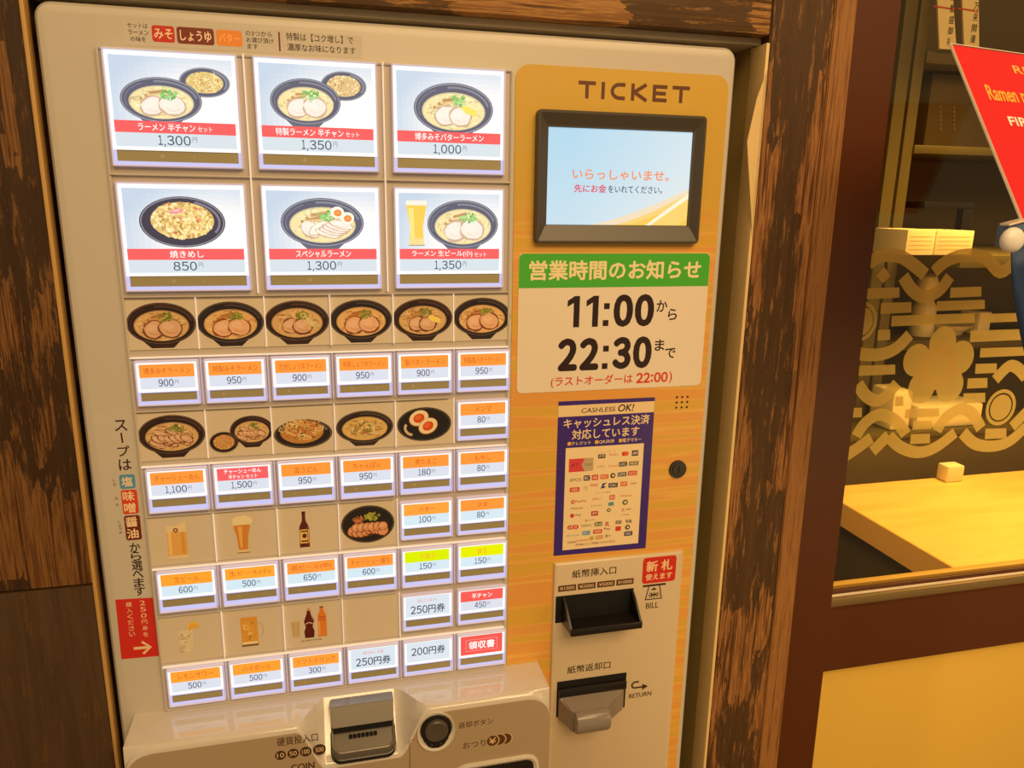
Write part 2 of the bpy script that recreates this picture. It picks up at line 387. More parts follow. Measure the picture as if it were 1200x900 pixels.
# ------------------------------------------------------------------ the setting
tag(box('floor', -1200, 2900, -1500, 2200, -1400, -1360, M['floor']), kind='structure')
wl = empty('wall_left', (-330, 6, -1360)); tag(wl, kind='structure')
box('board', -620, -54, 6, 420, -203, 900, M['wood_left'], wl, 1.2)
box('board', -620, -54, 5, 420, -1360, -204.5, M['wood_low'], wl, 1.2)
wt = empty('trim_1', (250, 6, 290)); tag(wt, kind='structure')
box('beam', -53.5, 574, 6, 330, 291, 328, M['wood_beam'], wt, 1)
box('ledge', 470, 574, -6, 6, 329, 340, M['reveal'], wt, 1)
box('beam', -53.5, 574, 8, 330, 341, 900, M['wood_beam'], wt, 1)
box('lining', -53.5, 574, 20, 420, 284.5, 290.8, M['greytrim'], wt, .5)
wr = empty('wall_right', (620, 6, -1360)); tag(wr, kind='structure')
bm = bmesh.new()      # the post leans a hair, so its long edges are set corner by corner
def leaning(bm, xa, xb, xc, xd, y0, y1, z0, z1, bev=1):
    vs = [bm.verts.new(p) for p in ((xa,y0,z0),(xb,y0,z0),(xb,y1,z0),(xa,y1,z0),(xc,y0,z1),(xd,y0,z1),(xd,y1,z1),(xc,y1,z1))]
    fs = [bm.faces.new([vs[i] for i in q]) for q in ((0,1,2,3),(4,5,6,7),(0,1,5,4),(1,2,6,5),(2,3,7,6),(3,0,4,7))]
    bmesh.ops.recalc_face_normals(bm, faces=fs)
    if bev: bmesh.ops.bevel(bm, geom=list({e for f in fs for e in f.edges}), offset=bev, segments=2, affect='EDGES')
leaning(bm, 575, 650, 575, 637, 6, 400, -1360, 900); finish('post', bm, M['wood_post'], wr, True)
bm = bmesh.new(); leaning(bm, 650.3, 679, 637.3, 659, 5, 60, -1360, 900); finish('edge_strip', bm, M['wood_strip'], wr, True)
box('reveal', 571.5, 574.8, 5, 33, -1360, 284, M['reveal'], wr, .4)
M['olive'] = mat('olive_reveal_shade', (.27, .19, .055), .6)
box('shaded_reveal', 571.8, 574.8, 33.5, 420, -1360, 284, M['olive'], wr, .4)  # deeper part of the reveal, the machine's shadow put into its darker colour
M['edgewood'] = mat('raw_ochre_edge', (.50, .29, .085), .5)
box('edge_bead', -53.8, -50.6, 4.5, 16, -1360, 283, M['edgewood'], wl, .5)
bm = bmesh.new(); P0 = [(574.6, 5, 262), (574.6, 5, 100), (569, 3, 130), (559, 4, 195), (566, 5, 235)]
loft(bm, [[(x, y, z) for x, y, z in P0], [(x, y+1.2, z) for x, y, z in P0]]); finish('curled_strip', bm, M['reveal'], wr)
tag(box('wall_back', -60, 580, 430, 450, -1360, 900, M['roomdark']), kind='structure')

# sliding door beside the post
YD = 14
dr = empty('door_1', (900, YD, -1360)); tag(dr, kind='structure')
bm = bmesh.new(); leaning(bm, 684, 739, 662, 714.5, YD, YD+36, -1360, 900, 1.5); finish('stile', bm, M['brownframe'], dr, True)
bm = bmesh.new(); leaning(bm, 724, 1500, 724, 1500, YD+.6, YD+34, -415, -330, 1.2)
for v in bm.verts: v.co.z += 0
finish('middle_rail', bm, M['brownframe'], dr, True)
box('track', 722, 1500, YD+4, YD+9, -330, -319, M['track'], dr, .6)
box('track', 722, 1500, YD+11, YD+15, -330, -312, M['brownframe'], dr, .6)
box('glazing_bead', 722, 1500, YD+23, YD+33, -330, -313, M['bead'], dr, .8)
box('track', 722, 1500, YD+9.2, YD+10.6, -330, -316.5, M['acrylic'], dr, .3)
pane = box('glass_pane', 716, 1500, YD+18, YD+22, -330, 900, M['pane'], dr)
box('lower_panel', 718, 1500, YD+16, YD+22, -1300, -416, M['yellowpanel'], dr)
box('bottom_rail', 738, 1500, YD, YD+34, -1360, -1290, M['brownframe'], dr, 1.2)

# etching on the pane, laid out on the glass surface
YG = YD+17.6
E = Pic(y=YG, step=.01); G = lambda x, y: at(x, y, YG)
EC = (200, 160, 90)
def ebar(x0, y0, x1, y1):
    E.poly([G(x0, y1), G(x1, y1-(x1-x0)*.045), G(x1, y0-(x1-x0)*.03), G(x0+1, y0)], EC)
def earc(*pts):
    # smooth the measured centre line
    P = [Vector(G(*p)) for p in pts]; out = []
    for i in range(len(P)-1):
        p0 = P[max(i-1, 0)]; p1 = P[i]; p2 = P[i+1]; p3 = P[min(i+2, len(P)-1)]
        for j in range(4):
            t = j/4; out.append(.5*((2*p1)+(p2-p0)*t+(2*p0-5*p1+4*p2-p3)*t*t+(3*p1-p0-3*p2+p3)*t**3))
    out.append(P[-1]); E.line([(q.x, q.y) for q in out], 14.5, EC)
earc((1018, 309), (1028, 302), (1039, 299), (1056, 301), (1070, 310), (1084.4, 322))
earc((1094.6, 318.7), (1107.6, 307), (1125, 300), (1142, 299), (1157, 304), (1172.6, 319), (1189, 307), (1203, 294))
earc((1058.4, 324), (1070, 341), (1084.4, 347.6), (1101, 340), (1113.3, 324))
E.poly([G(1027, 323), G(1035, 332), G(1043.5, 323), G(1036, 313)], EC)
for b in ((1014, 338, 1054, 350.5), (1113, 337, 1150, 349), (1031.6, 355, 1068, 368), (1097, 353, 1154, 364.5), (1044, 370, 1142, 382.5), (1152, 368, 1198, 378.5), (1190, 353, 1206, 364),
          (1028, 386.5, 1043, 399), (1136.4, 387.5, 1199, 401), (1148, 408, 1210, 419), (1006, 428.5, 1049, 440.5), (1142.4, 426.5, 1168, 438), (1133, 443.5, 1157, 455.4), (1128, 461, 1154.4, 472.5),
          (997, 478, 1009.9, 489.4), (1060, 479.5, 1100.3, 490), (1069, 493.4, 1091.7, 503.6), (1153.8, 502.5, 1179.2, 514.5), (1066.2, 509, 1089.6, 520.3), (1048.3, 464.5, 1058.4, 476.2)):
    ebar(*b)
def ering(cx, cy, R, r1):
    c = G(cx, cy); k = abs(G(cx+1, cy)[0]-c[0]); E.arc(c[0], c[1], (R+r1)/2*k*.98, (R+r1)/2*k*1.02, (R-r1)*k, 0, 360, (215, 175, 105), 36)
    E.ell(c[0], c[1], (r1-1.6)*k*.98, (r1-1.6)*k*1.02, EC, n=32)
ering(1008, 377, 20, 16.3); ering(1172.6, 477.4, 17.5, 14)
earc((1000, 413), (1014, 415.5), (1033, 415), (1050, 408), (1066, 392))
for (cx, cy, r) in ((1104.5, 402, 15.5), (1125, 419, 15.8), (1113, 452, 15.5), (1080, 453.5, 15.5), (1074, 422, 15.5), (1099, 430, 22)):
    c = G(cx, cy); k = abs(G(cx+1, cy)[0]-c[0]); E.ell(c[0], c[1], r*k, r*k*1.06, EC, n=30)
earc((1166, 445), (1176, 434), (1184, 428.5), (1193, 432), (1202, 442))
earc((1005, 450), (1014, 463), (1026, 469.5), (1038, 464), (1051, 449))
earc((1003, 511), (1013.7, 495.3), (1029.6, 485.8), (1044, 489.6), (1055.6, 499.7), (1061.3, 509))
earc((1097.4, 505), (1107.6, 489.6), (1124.9, 479.4), (1139.3, 485.2), (1149.4, 502))
earc((988, 536), (1000, 528), (1010, 521), (1020.9, 513))
earc((1022, 529), (1041, 510))
earc((1041, 511.2), (1055.6, 524.2), (1075.8, 530), (1096, 524.2), (1119.1, 506.9))
earc((1127.8, 506.9), (1142.2, 519.9), (1162.4, 522.8), (1182.7, 517), (1202, 500))
earc((1185.6, 500), (1203, 482))
et = E.build('etched_pattern', M['etch'], pane)

# ------------------------------------------------------------------ the ticket machine
mc = empty('ticket_machine', (248, 200, -1360))
tag(mc, 'cream ramen ticket vending machine with lit menu buttons and orange right panel', 'vending machine')
bm = bmesh.new(); loft(bm, [[(x, y, z) for x, z in rr(-46+i, 542-i, -1360, 278.5-i, max(.5, 13-i))] for i, y in ((0, 415), (0, 12), (1.2, 6.5), (3.8, 3.2), (8, 2))]); finish('body', bm, M['shell'], mc, True)
bm = bmesh.new(); prism(bm, rr(328.5, 533.5, -1300, 252.5, (2, 13, 13, 2), 8), 1.2, 2.2, 0); finish('front_panel', bm, M['panel'], mc)
# button field
bm = bmesh.new(); frame(bm, (-4.5, 326.5, -339, 247.5, 3), [(0, 2.2), (.3, -.2), (1.6, -.8), (2.6, -.4), (3, 1.4)]); finish('field_rim', bm, M['shell'], mc, True)
box('field_backing', -2, 324, 1.2, 2, -337, 245, M['backing'], mc)
CW = 55.0
ROWS = {'A': .5, 'C': -96.3, 'D': -194, 'E': -293.6, 'x1': -47.2, 'x2': -144.6, 'x3': -242.9}
BH = 39.6

WHITE = (255, 255, 255)
# --- lit menu buttons
def frame_mesh(name, w_, h_, win, parent, x, z, ):
    """clear light-guide frame: outer rim, cross bar over the indicator window"""
    bm = bmesh.new()
    frame(bm, (x, x+w_, z-h_, z, 1.2), [(0, 1.2), (.2, -3), (.6, -3.8), (1.3, -3.8), (1.6, -1.8)])
    return finish(name, bm, M['lit_frame'], parent, True)
def button(col, zt, w_, h_, label, kind, **kw):
    x = col; big = h_ > 50
    o = frame_mesh('menu_button', w_, h_, None, mc, x, zt); o['label'] = label
    p = Pic(y=-1.5)
    HW = (1.6, 1.62, 1.75)
    p.rect(x+1.2, x+w_-1.2, zt-h_+1.2, zt-.9, (196, 196, 246))          # glow of the light guide
    if big:
        l, r, t0, t1, t2, t3 = 4.2, w_-4.2, 5, 53, 62, 72.5
        wt_, wb = 1.2, 75.3; win0, win1 = 75.3, 83.8
    else:
        l, r, t0, t1, t2, t3 = 3.6, w_-3.8, 3.4, 14.8, 14.8, 24.8
        wt_, wb = .8, 27.4; win0, win1 = 28, 35.2
    p.rect(x+1.6, x+w_-1.6, zt-wb, zt-wt_, (255, 255, 255)); p.rect(x+2, x+w_-2, zt-wb+.4, zt-wt_-.5, (255, 255, 255))
    yen = kw.get('yen'); name = kw.get('name')
    if kind == 'set':
        p.k += 1
        for i in range(20):
            for j in range(12):
                t = (1-math.hypot((i+.5)/20-.78, ((j+.5)/12-.85)*.8)/.85); t = max(0, min(1, t*1.5)); col = mix((192, 212, 236), (255, 255, 255), t)
                xa, xb = x+l+(r-l)*i/20, x+l+(r-l)*(i+1)/20; za, zb = zt-t0-(t1-t0)*(j+1)/12, zt-t0-(t1-t0)*j/12; p.poly([(xa, za), (xb, za), (xb, zb), (xa, zb)], col, up=False)
        kw['art'](p, x, zt)
        p.rect(x+l, x+r, zt-t2, zt-t1, (240, 98, 100)); p.rect(x+l, x+r, zt-t3, zt-t2, (208, 224, 238))
        a = kw.get('small'); cx = x+w_/2
        if a:
            n_ = len(name); ww = kw.get('ww', 46); sm = len(a)*3.6
            p.text(name, cx-ww/2-1, cx+ww/2-sm-2, zt-t2+1.6, zt-t1-1.4, WHITE, .012); p.text(a, cx+ww/2-sm, cx+ww/2, zt-t2+1.9, zt-t1-3.0, WHITE, .005)
        else: p.text(name, cx-kw.get('ww', 30)/2, cx+kw.get('ww', 30)/2, zt-t2+1.6, zt-t1-1.4, WHITE, .012)
        wy = 24 if ',' in yen else 18
        p.num(yen, cx-wy/2-2, cx+wy/2-2, zt-t3+1.7, zt-t2-1.6, (62, 84, 100), .012); p.text('円', cx+wy/2-.5, cx+wy/2+3, zt-t3+4.2, zt-t2-2.2, (110, 130, 145))
    elif kind == 'item':
        c = kw.get('c', (250, 150, 58)); tc = kw.get('tc', (196, 96, 34))
        p.rect(x+l, x+r, zt-t1, zt-t0, c); p.rect(x+l, x+r, zt-t3, zt-t2, kw.get('pc', (210, 222, 240)))
        if isinstance(name, tuple):
            p.text(name[0], x+l+6, x+r-6, zt-8.9, zt-4.4, WHITE, .01); p.text(name[1], x+l+9.5, x+r-9.5, zt-13.8, zt-9.8, WHITE, .01)
        else:
            ww = min(37.0, len(name)*5.2); cx = x+w_/2; p.text(name, cx-ww/2, cx+ww/2, zt-t1+2.8, zt-t0-2.8, tc, .004 if tc != WHITE else .014)
        wy = 17.5 if ',' in yen else 3.9*len(yen); cx = x+w_/2
        p.num(yen, cx-wy/2-1.6, cx+wy/2-1.6, zt-t3+2.1, zt-t2-1.7, (58, 66, 96), .012); p.text('円', cx+wy/2-.4, cx+wy/2+2.6, zt-t3+4, zt-t2-2.6, (120, 125, 150))
    elif kind == 'ticket':
        p.rect(x+l, x+r, zt-t3-.2, zt-t0, (212, 226, 242)); q = kw.get('top')
        hi = 13 if q else 9
        if q: p.text(q, x+w_/2-10, x+w_/2+10, zt-9.6, zt-6.2, (235, 130, 120))
        p.num(yen[:3], x+w_/2-17, x+w_/2-.5, zt-hi-8.7, zt-hi-.4, (44, 60, 72), .014); p.text(yen[3:], x+w_/2+.5, x+w_/2+17, zt-hi-9.2, zt-hi, (44, 60, 72), .012)
    elif kind == 'receipt':
        p.rect(x+l, x+r, zt-t3, zt-t0, (236, 88, 82)); a, b, c_, d = x+9, x+w_-9, zt-20.5, zt-8
        for q in ((a, b, d, d+.4), (a, b, c_-.4, c_), (a, a+.4, c_, d), (b-.4, b, c_, d)): p.rect(*q, (250, 170, 160))
        p.text('領収書', x+12, x+w_-12, zt-18.6, zt-9.8, WHITE, .02)
    p.build('lit_film', M['lit'], o)
    # indicator window strip with its faint ring and cross
    q = Pic(y=-1.9); cx = x+w_/2
    q.rect(x+l-.2, x+r+.6, zt-win1, zt-win0, (160, 152, 116)); q.rect(x+l-.2, x+r+.6, zt-win0-.9, zt-win0-.2, (128, 126, 128))
    s = 1.7 if big else 1.3; zc = zt-(win0+win1)/2; dx = 12 if big else 11
    if not kw.get('plain'):
        q.ell(cx-dx, zc, s, s, (178, 166, 140), n=14)
        for a in (45, -45):
            u, v = s*math.cos(math.radians(a)), s*math.sin(math.radians(a)); q.line([(cx+dx-u, zc-v), (cx+dx+u, zc+v)], .45, (178, 166, 140))
    q.build('indicator_strip', M['print'], o)
    return o

# --- drawings of the dishes
rnd = random.Random(5)
def jit(c, d=14): k = rnd.uniform(-d, d); return tuple(min(255, max(0, v+k)) for v in c)
def bowl(p, cx, cz, rx, rz, dark, rim, clip=None, foot=True):
    if foot: p.poly([(cx-rx*.62, cz-rz*.74), (cx+rx*.58, cz-rz*.74), (cx+rx*.30, cz-rz*1.17), (cx-rx*.34, cz-rz*1.17)], mix(dark, rim, .15))
    p.ell(cx, cz, rx, rz, dark, n=40, clip=clip)
    p.arc(cx, cz, rx*.965, rz*.95, rx*.022, 0, 360, rim, 40, clip)
    p.arc(cx, cz-rz*.02, rx*.88, rz*.84, rx*.05, 10, 100, mix(dark, rim, .6), 20, clip)
    p.arc(cx, cz-rz*.02, rx*.88, rz*.84, rx*.03, 120, 200, mix(dark, rim, .35), 18, clip)
def blob(p, cx, cz, rx, rz, c, a=0, n=14, irr=.08):
    P = []
    for i in range(n):
        t = 2*math.pi*i/n; k = 1+rnd.uniform(-irr, irr); u, v = rx*k*math.cos(t), rz*k*math.sin(t)
        P.append((cx+u*math.cos(a)-v*math.sin(a), cz+u*math.sin(a)+v*math.cos(a)))
    p.poly(P, c)
def pork(p, cx, cz, rx, rz, c, edge, a=0):
    blob(p, cx, cz, rx*1.08, rz*1.1, edge, a); blob(p, cx, cz+rz*.03, rx*.95, rz*.93, c, a)
    blob(p, cx-rx*.2, cz+rz*.2, rx*.5, rz*.42, mix(c, (255, 255, 255), .18), a, irr=.2)
    p.arc(cx+rx*.1, cz-rz*.05, rx*.55, rz*.5, rx*.07, 200, 330, mix(c, edge, .35), 8)
def noodles(p, cx, cz, rx, rz, c, n=120):
    for i in range(n):
        t = rnd.uniform(0, 6.28); q = math.sqrt(rnd.random())*.86; x = cx+rx*q*math.cos(t); z = cz+rz*q*math.sin(t)
        r_ = rnd.uniform(.10, .25)*rx; a = rnd.uniform(0, 360)
        if math.hypot((abs(x-cx)+r_*.5)/rx, (abs(z-cz)+r_*.3)/rz) > 1: continue
        p.arc(x, z, r_, r_*.55, rx*.032, a, a+rnd.uniform(60, 140), jit(c, 14) if rnd.random() < .6 else mix(jit(c, 12), (110, 60, 20), .30 if c[2] > 180 else .55), 6)
def greens(p, cx, cz, r, c, n=26):
    for i in range(n):
        t = rnd.uniform(0, 6.28); q = math.sqrt(rnd.random())*r; x, z = cx+q*1.2*math.cos(t), cz+q*.75*math.sin(t)
        if rnd.random() < .5: p.arc(x, z, r*.22, r*.2, r*.1, 0, 360, jit(c, 30), 8)
        else: blob(p, x, z, r*.22, r*.16, jit(c, 30), rnd.uniform(0, 3), 6, .2)
def ramen(p, cx, cz, rx, rz, pal, kind='pork', clip=None):
    dark, rim, soup, nd, meat, edge, gr, bam = pal
    bowl(p, cx, cz, rx, rz, dark, rim, clip)
    sx, sz = cx, cz-rz*.10
    p.ell(sx, sz, rx*.80, rz*.74, mix(soup, dark, .25), n=32); p.ell(sx, sz-rz*.01, rx*.77, rz*.70, soup, n=32)
    noodles(p, sx, sz, rx*.74, rz*.66, nd)
    for i in range(5 if kind in ('pork', 'butter', 'special') else 0):
        a = rnd.uniform(.1, .5); x = sx-rx*(.52-.06*i); z = sz+rz*(.12+.07*i); L = rx*.42
        p.line([(x, z), (x+L*math.cos(a), z+L*.55*math.sin(a))], rx*.075, jit(bam, 16) if i % 2 else mix(jit(bam, 10), (120, 60, 20), .4))
    if kind == 'pork':
        pork(p, sx-rx*.22, sz-rz*.18, rx*.31, rz*.42, meat, edge, .3); pork(p, sx+rx*.25, sz-rz*.13, rx*.33, rz*.43, meat, edge, -.15); greens(p, sx+rx*.16, sz+rz*.38, rx*.19, gr)
    elif kind == 'butter':
        pork(p, sx-rx*.18, sz-rz*.18, rx*.29, rz*.38, meat, edge, .2); pork(p, sx+rx*.16, sz-rz*.2, rx*.28, rz*.36, meat, edge)
        p.poly([(sx+rx*.16, sz+rz*.16), (sx+rx*.30, sz+rz*.26), (sx+rx*.60, sz+rz*.06), (sx+rx*.56, sz-rz*.18), (sx+rx*.30, sz-rz*.06)], (250, 225, 110)); greens(p, sx+rx*.08, sz+rz*.42, rx*.17, gr)
    elif kind == 'onion':
        pork(p, sx-rx*.20, sz-rz*.14, rx*.28, rz*.36, meat, edge, .2); pork(p, sx+rx*.16, sz-rz*.18, rx*.30, rz*.38, meat, edge)
        for i in range(12): p.line([(sx+rx*rnd.uniform(.2, .35), sz+rz*rnd.uniform(.1, .45)), (sx+rx*rnd.uniform(.45, .7), sz+rz*rnd.uniform(-.4, .1))], rx*.02, jit((225, 215, 160), 15))
        greens(p, sx+rx*.14, sz+rz*.38, rx*.16, gr); p.arc(sx+rx*.2, sz+rz*.36, rx*.08, rx*.07, rx*.035, 0, 360, (215, 225, 120), 12)
    elif kind == 'slices':
        for i in range(12):
            t = i/12; x = sx-rx*.46+rx*.92*((i*5) % 12)/12; z = sz-rz*.36+rz*.62*(i/12); pork(p, x, z, rx*.26, rz*.15, jit(meat, 8), edge, -.45)
        for i in range(6): pork(p, sx-rx*.42+rx*.17*i, sz-rz*.12+rz*.03*math.sin(i*2), rx*.2, rz*.17, jit(meat, 8), edge, -.5)
        greens(p, sx+rx*.14, sz+rz*.40, rx*.19, gr)
    elif kind == 'special':
        pork(p, sx-rx*.30, sz-rz*.18, rx*.24, rz*.3, meat, edge, -.6); pork(p, sx-rx*.05, sz-rz*.1, rx*.32, rz*.22, mix(meat, (255, 250, 225), .5), edge, .5)
        for i in range(5): pork(p, sx+rx*(.12+.08*i), sz-rz*(.34-.09*i), rx*.30, rz*.15, jit(meat, 6), edge, -.25)
        greens(p, sx+rx*.12, sz+rz*.40, rx*.18, gr)
        for ex, ez in ((sx+rx*.36, sz+rz*.52), (sx+rx*.60, sz+rz*.30)):
            p.ell(ex, ez, rx*.165, rz*.24, (250, 246, 236)); p.ell(ex+rx*.01, ez-rz*.02, rx*.095, rz*.14, (240, 140, 70)); p.ell(ex+rx*.01, ez-rz*.01, rx*.05, rz*.07, (246, 165, 90))
    elif kind == 'veg':
        for i in range(34):
            t = rnd.uniform(0, 6.28); q = math.sqrt(rnd.random()); blob(p, sx+rx*.34*q*math.cos(t), sz+rz*.08+rz*.34*q*math.sin(t), rx*rnd.uniform(.05, .12), rz*rnd.uniform(.04, .09), rnd.choice([(222, 190, 120), (200, 120, 80), (120, 130, 50), (235, 215, 160), (190, 150, 80)]), rnd.uniform(0, 3), 7, .25)
        greens(p, sx+rx*.08, sz-rz*.12, rx*.12, gr, 12)
def grains(p, cx, cz, rx, rz, c, n):
    for i in range(n):
        t = rnd.uniform(0, 6.28); q = math.sqrt(rnd.random()); s = rx*.075
        x, z = cx+rx*q*math.cos(t), cz+rz*q*math.sin(t)
        k = rnd.random(); col = jit(c, 24)
        if k < .10: col = jit((214, 130, 96), 16)
        elif k < .26: col = jit(mix(c, (160, 110, 50), .55), 16)
        elif k < .45: col = jit(mix(c, (255, 246, 205), .7), 8)
        p.ell(x, z, s*rnd.uniform(.7, 1.2), s*.6, col, rnd.uniform(0, 3.1), 6)
def rice(p, cx, cz, rx, rz, dark, rim, c, n=150, big=False):
    p.ell(cx, cz, rx, rz, dark, n=36); p.arc(cx, cz, rx*.96, rz*.95, rx*.03, 0, 360, rim, 36); p.arc(cx+rx*.02, cz, rx*.84, rz*.82, rx*.06, -30, 70, mix(dark, rim, .8), 14)
    mz = cz+(rz*.06 if big else .0); p.ell(cx, mz, rx*.74, rz*.72, mix(c, (150, 110, 60), .25), n=28); grains(p, cx, mz, rx*.70, rz*.70, c, n)
    if big: blob(p, cx-rx*.12, cz+rz*.42, rx*.17, rz*.09, (236, 150, 160), .2); blob(p, cx-rx*.12, cz+rz*.45, rx*.09, rz*.04, (250, 200, 200), .2)
# palettes: dark, rim, soup, noodle, meat, meat edge, greens, bamboo
LITP = ((96, 98, 118), (160, 164, 178), (238, 226, 172), (248, 240, 196), (246, 236, 228), (206, 178, 152), (128, 200, 112), (238, 214, 160))
DIMP = ((40, 18, 18), (112, 84, 70), (218, 178, 122), (240, 210, 158), (224, 178, 140), (124, 70, 46), (126, 142, 44), (218, 170, 104))
DIM2 = ((30, 20, 24), (104, 88, 80), (230, 184, 122), (246, 214, 156), (236, 184, 144), (136, 76, 48), (140, 150, 50), (216, 150, 84))

BW = 98.4; BHB = 88.2
def art_set1(p, x, z): rice(p, x+73, z-22.5, 19, 11.2, LITP[0], LITP[1], (240, 222, 150), 110); ramen(p, x+40, z-37, 30, 17, LITP)
def art_set2(p, x, z): rice(p, x+71, z-20, 18.5, 11.5, LITP[0], LITP[1], (236, 214, 160), 110); ramen(p, x+40, z-33.5, 28, 18, LITP)
def art_butter(p, x, z): ramen(p, x+53, z-34, 34.5, 21, LITP, 'butter')
def art_rice(p, x, z): rice(p, x+48, z-31.5, 33, 20.5, (70, 66, 80), (140, 140, 156), (240, 214, 140), 420, True)
def art_special(p, x, z): ramen(p, x+49.5, z-31, 34.5, 20.5, LITP, 'special')
def art_beerset(p, x, z):
    ramen(p, x+61, z-31.5, 32, 21, LITP)
    p.poly([(x+10.5, z-15), (x+28.5, z-15), (x+25, z-35), (x+26, z-48), (x+13, z-48), (x+14, z-35)], (250, 206, 92)); p.poly([(x+12.5, z-18), (x+17, z-18), (x+18, z-46), (x+14.5, z-46)], (255, 228, 140))
    p.rect(x+10.5, x+28.5, z-15.5, z-11.5, (246, 240, 226)); p.poly([(x+13.5, z-44), (x+25.5, z-44), (x+26.5, z-50), (x+12.5, z-50)], (240, 220, 150)); p.rect(x+12.5, x+26.5, z-50.3, z-49.6, (150, 140, 130))
big_specs = [(0, 246.3, 'ラーメン 半チャン', 'セット', '1,300', art_set1, 54, 'large lit button, ramen with small fried rice, 1,300 yen'),
    (1, 246.3, '特製ラーメン 半チャン', 'セット', '1,350', art_set2, 66, 'large lit button, special ramen with small fried rice, 1,350 yen'),
    (2, 246.3, '博多みそバターラーメン', None, '1,000', art_butter, 60, 'large lit button, miso butter ramen, 1,000 yen'),
    (0, 146.8, '焼きめし', None, '850', art_rice, 26, 'large lit button, plate of fried rice, 850 yen'),
    (1, 146.8, 'スペシャルラーメン', None, '1,300', art_special, 46, 'large lit button, ramen with two egg halves, 1,300 yen'),
    (2, 146.8, 'ラーメン 生ビール(小)', 'セット', '1,350', art_beerset, 66, 'large lit button, ramen with glass of beer, 1,350 yen')]
for c, z, nm, sm, yen, art, ww, lab in big_specs:
    button(c*110+.4, z, BW, BHB, lab, 'set', name=nm, small=sm, yen=yen, art=art, ww=ww, plain=(c == 2))
for c, row, nm, yen, kw in [
    (0, 'A', '博多みそラーメン', '900', {'plain': True}), (1, 'A', '特製みそラーメン', '950', {}), (2, 'A', '九州しょうゆラーメン', '900', {}), (3, 'A', '特製しょうゆラーメン', '950', {}),
    (4, 'A', '塩バターラーメン', '900', {}), (5, 'A', '特製塩バターラーメン', '950', {'plain': True}),
    (5, 'x1', 'メンマ', '80', {'plain': True}),
    (0, 'C', 'チャーシューめん', '1,100', {'plain': True}), (1, 'C', ('チャーシューめん', '半チャン セット'), '1,500', {'c': (240, 96, 100)}), (2, 'C', '皿うどん', '950', {}), (3, 'C', 'ちゃんぽん', '950', {}),
    (4, 'C', '煮たまご', '180', {}), (5, 'C', 'もやし', '80', {'plain': True}),
    (4, 'x2', 'バター', '100', {'plain': True, 'c': (250, 162, 62)}), (5, 'x2', 'ネギ', '80', {'plain': True}),
    (0, 'D', '生ビール', '600', {'c': (252, 160, 46), 'plain': True}), (1, 'D', '生ビール(小)', '500', {'c': (252, 164, 50)}), (2, 'D', '瓶ビール(中)', '650', {}), (3, 'D', 'チャーシュー盛り', '600', {}),
    (4, 'D', '大盛り', '150', {'c': (214, 236, 0), 'tc': (240, 170, 40)}), (5, 'D', '替玉', '150', {'c': (226, 236, 0), 'tc': (240, 160, 40), 'plain': True}),
    (5, 'x3', '半チャン', '450', {'c': (240, 92, 86), 'tc': WHITE, 'plain': True}),
    (0, 'E', 'レモンサワー', '500', {'c': (252, 158, 50), 'plain': True}), (1, 'E', 'ハイボール', '500', {'c': (252, 158, 50)}), (2, 'E', 'ソフトドリンク', '300', {'c': (252, 158, 56)})]:
    colr = {(214, 236, 0): 'yellow green', (226, 236, 0): 'yellow green'}.get(kw.get('c'), 'red' if (kw.get('c') or (0, 0))[1] in (96, 92) else 'orange')
    kw.setdefault('pc', (206, 230, 246) if row in ('D', 'x2') else (212, 222, 240))
    button(c*CW+.3, ROWS[row], 51, BH if row not in ('C', 'D') else 41, 'small lit button with %s band, %s yen' % (colr, yen), 'item', name=nm, yen=yen, **kw)
button(4*CW+.3, ROWS['x3'], 51, BH, 'small lit pale button with red line, 250 yen ticket', 'ticket', yen='250円券', top='白ごはん', plain=True)
button(3*CW+.3, ROWS['E'], 51, BH, 'small lit pale button beside the 300 yen one, 250 yen ticket', 'ticket', yen='250円券', top='焼きめし大盛', plain=True)
button(4*CW+.3, ROWS['E'], 51, BH, 'small lit pale button, 200 yen ticket', 'ticket', yen='200円券', plain=True)
button(5*CW+.3, ROWS['E'], 51, BH, 'small lit button with red receipt label', 'receipt', plain=True)

# --- unlit picture cards
def mug(p, x, z):
    p.rect(x+14.6, x+31, z-38, z-9, (232, 178, 92)); p.rect(x+15.5, x+18, z-36, z-14, (244, 206, 128)); p.rect(x+26.5, x+29, z-36, z-14, (222, 158, 72))
    p.poly([(x+14.6, z-14.5), (x+31, z-14.5), (x+31, z-4), (x+22, z-8.5), (x+14.6, z-8)], (236, 214, 168)); p.rect(x+14.6, x+31, z-39.6, z-37, (240, 214, 164))
    p.ell(x+22.2, z-12.5, 2.2, 2.2, (120, 60, 40), n=14); p.ell(x+22.2, z-12.5, 1.2, 1.2, (236, 190, 120), n=12)
def pilsner(p, x, z):
    p.poly([(x+16, z-12), (x+31, z-12), (x+28.5, z-24), (x+27.6, z-37), (x+19.6, z-37), (x+18.6, z-24)], (214, 142, 58)); p.poly([(x+20, z-14), (x+23.5, z-14), (x+23, z-35), (x+21.4, z-35)], (238, 184, 96))
    p.poly([(x+16, z-12.5), (x+31, z-12.5), (x+33, z-10), (x+32.5, z-6), (x+27, z-3.5), (x+19, z-4), (x+15.4, z-7)], (240, 224, 178)); p.poly([(x+19.4, z-37), (x+27.8, z-37), (x+29.2, z-40), (x+18.2, z-40)], (232, 208, 150)); p.rect(x+18.2, x+29.2, z-40.4, z-39.5, (150, 110, 70))
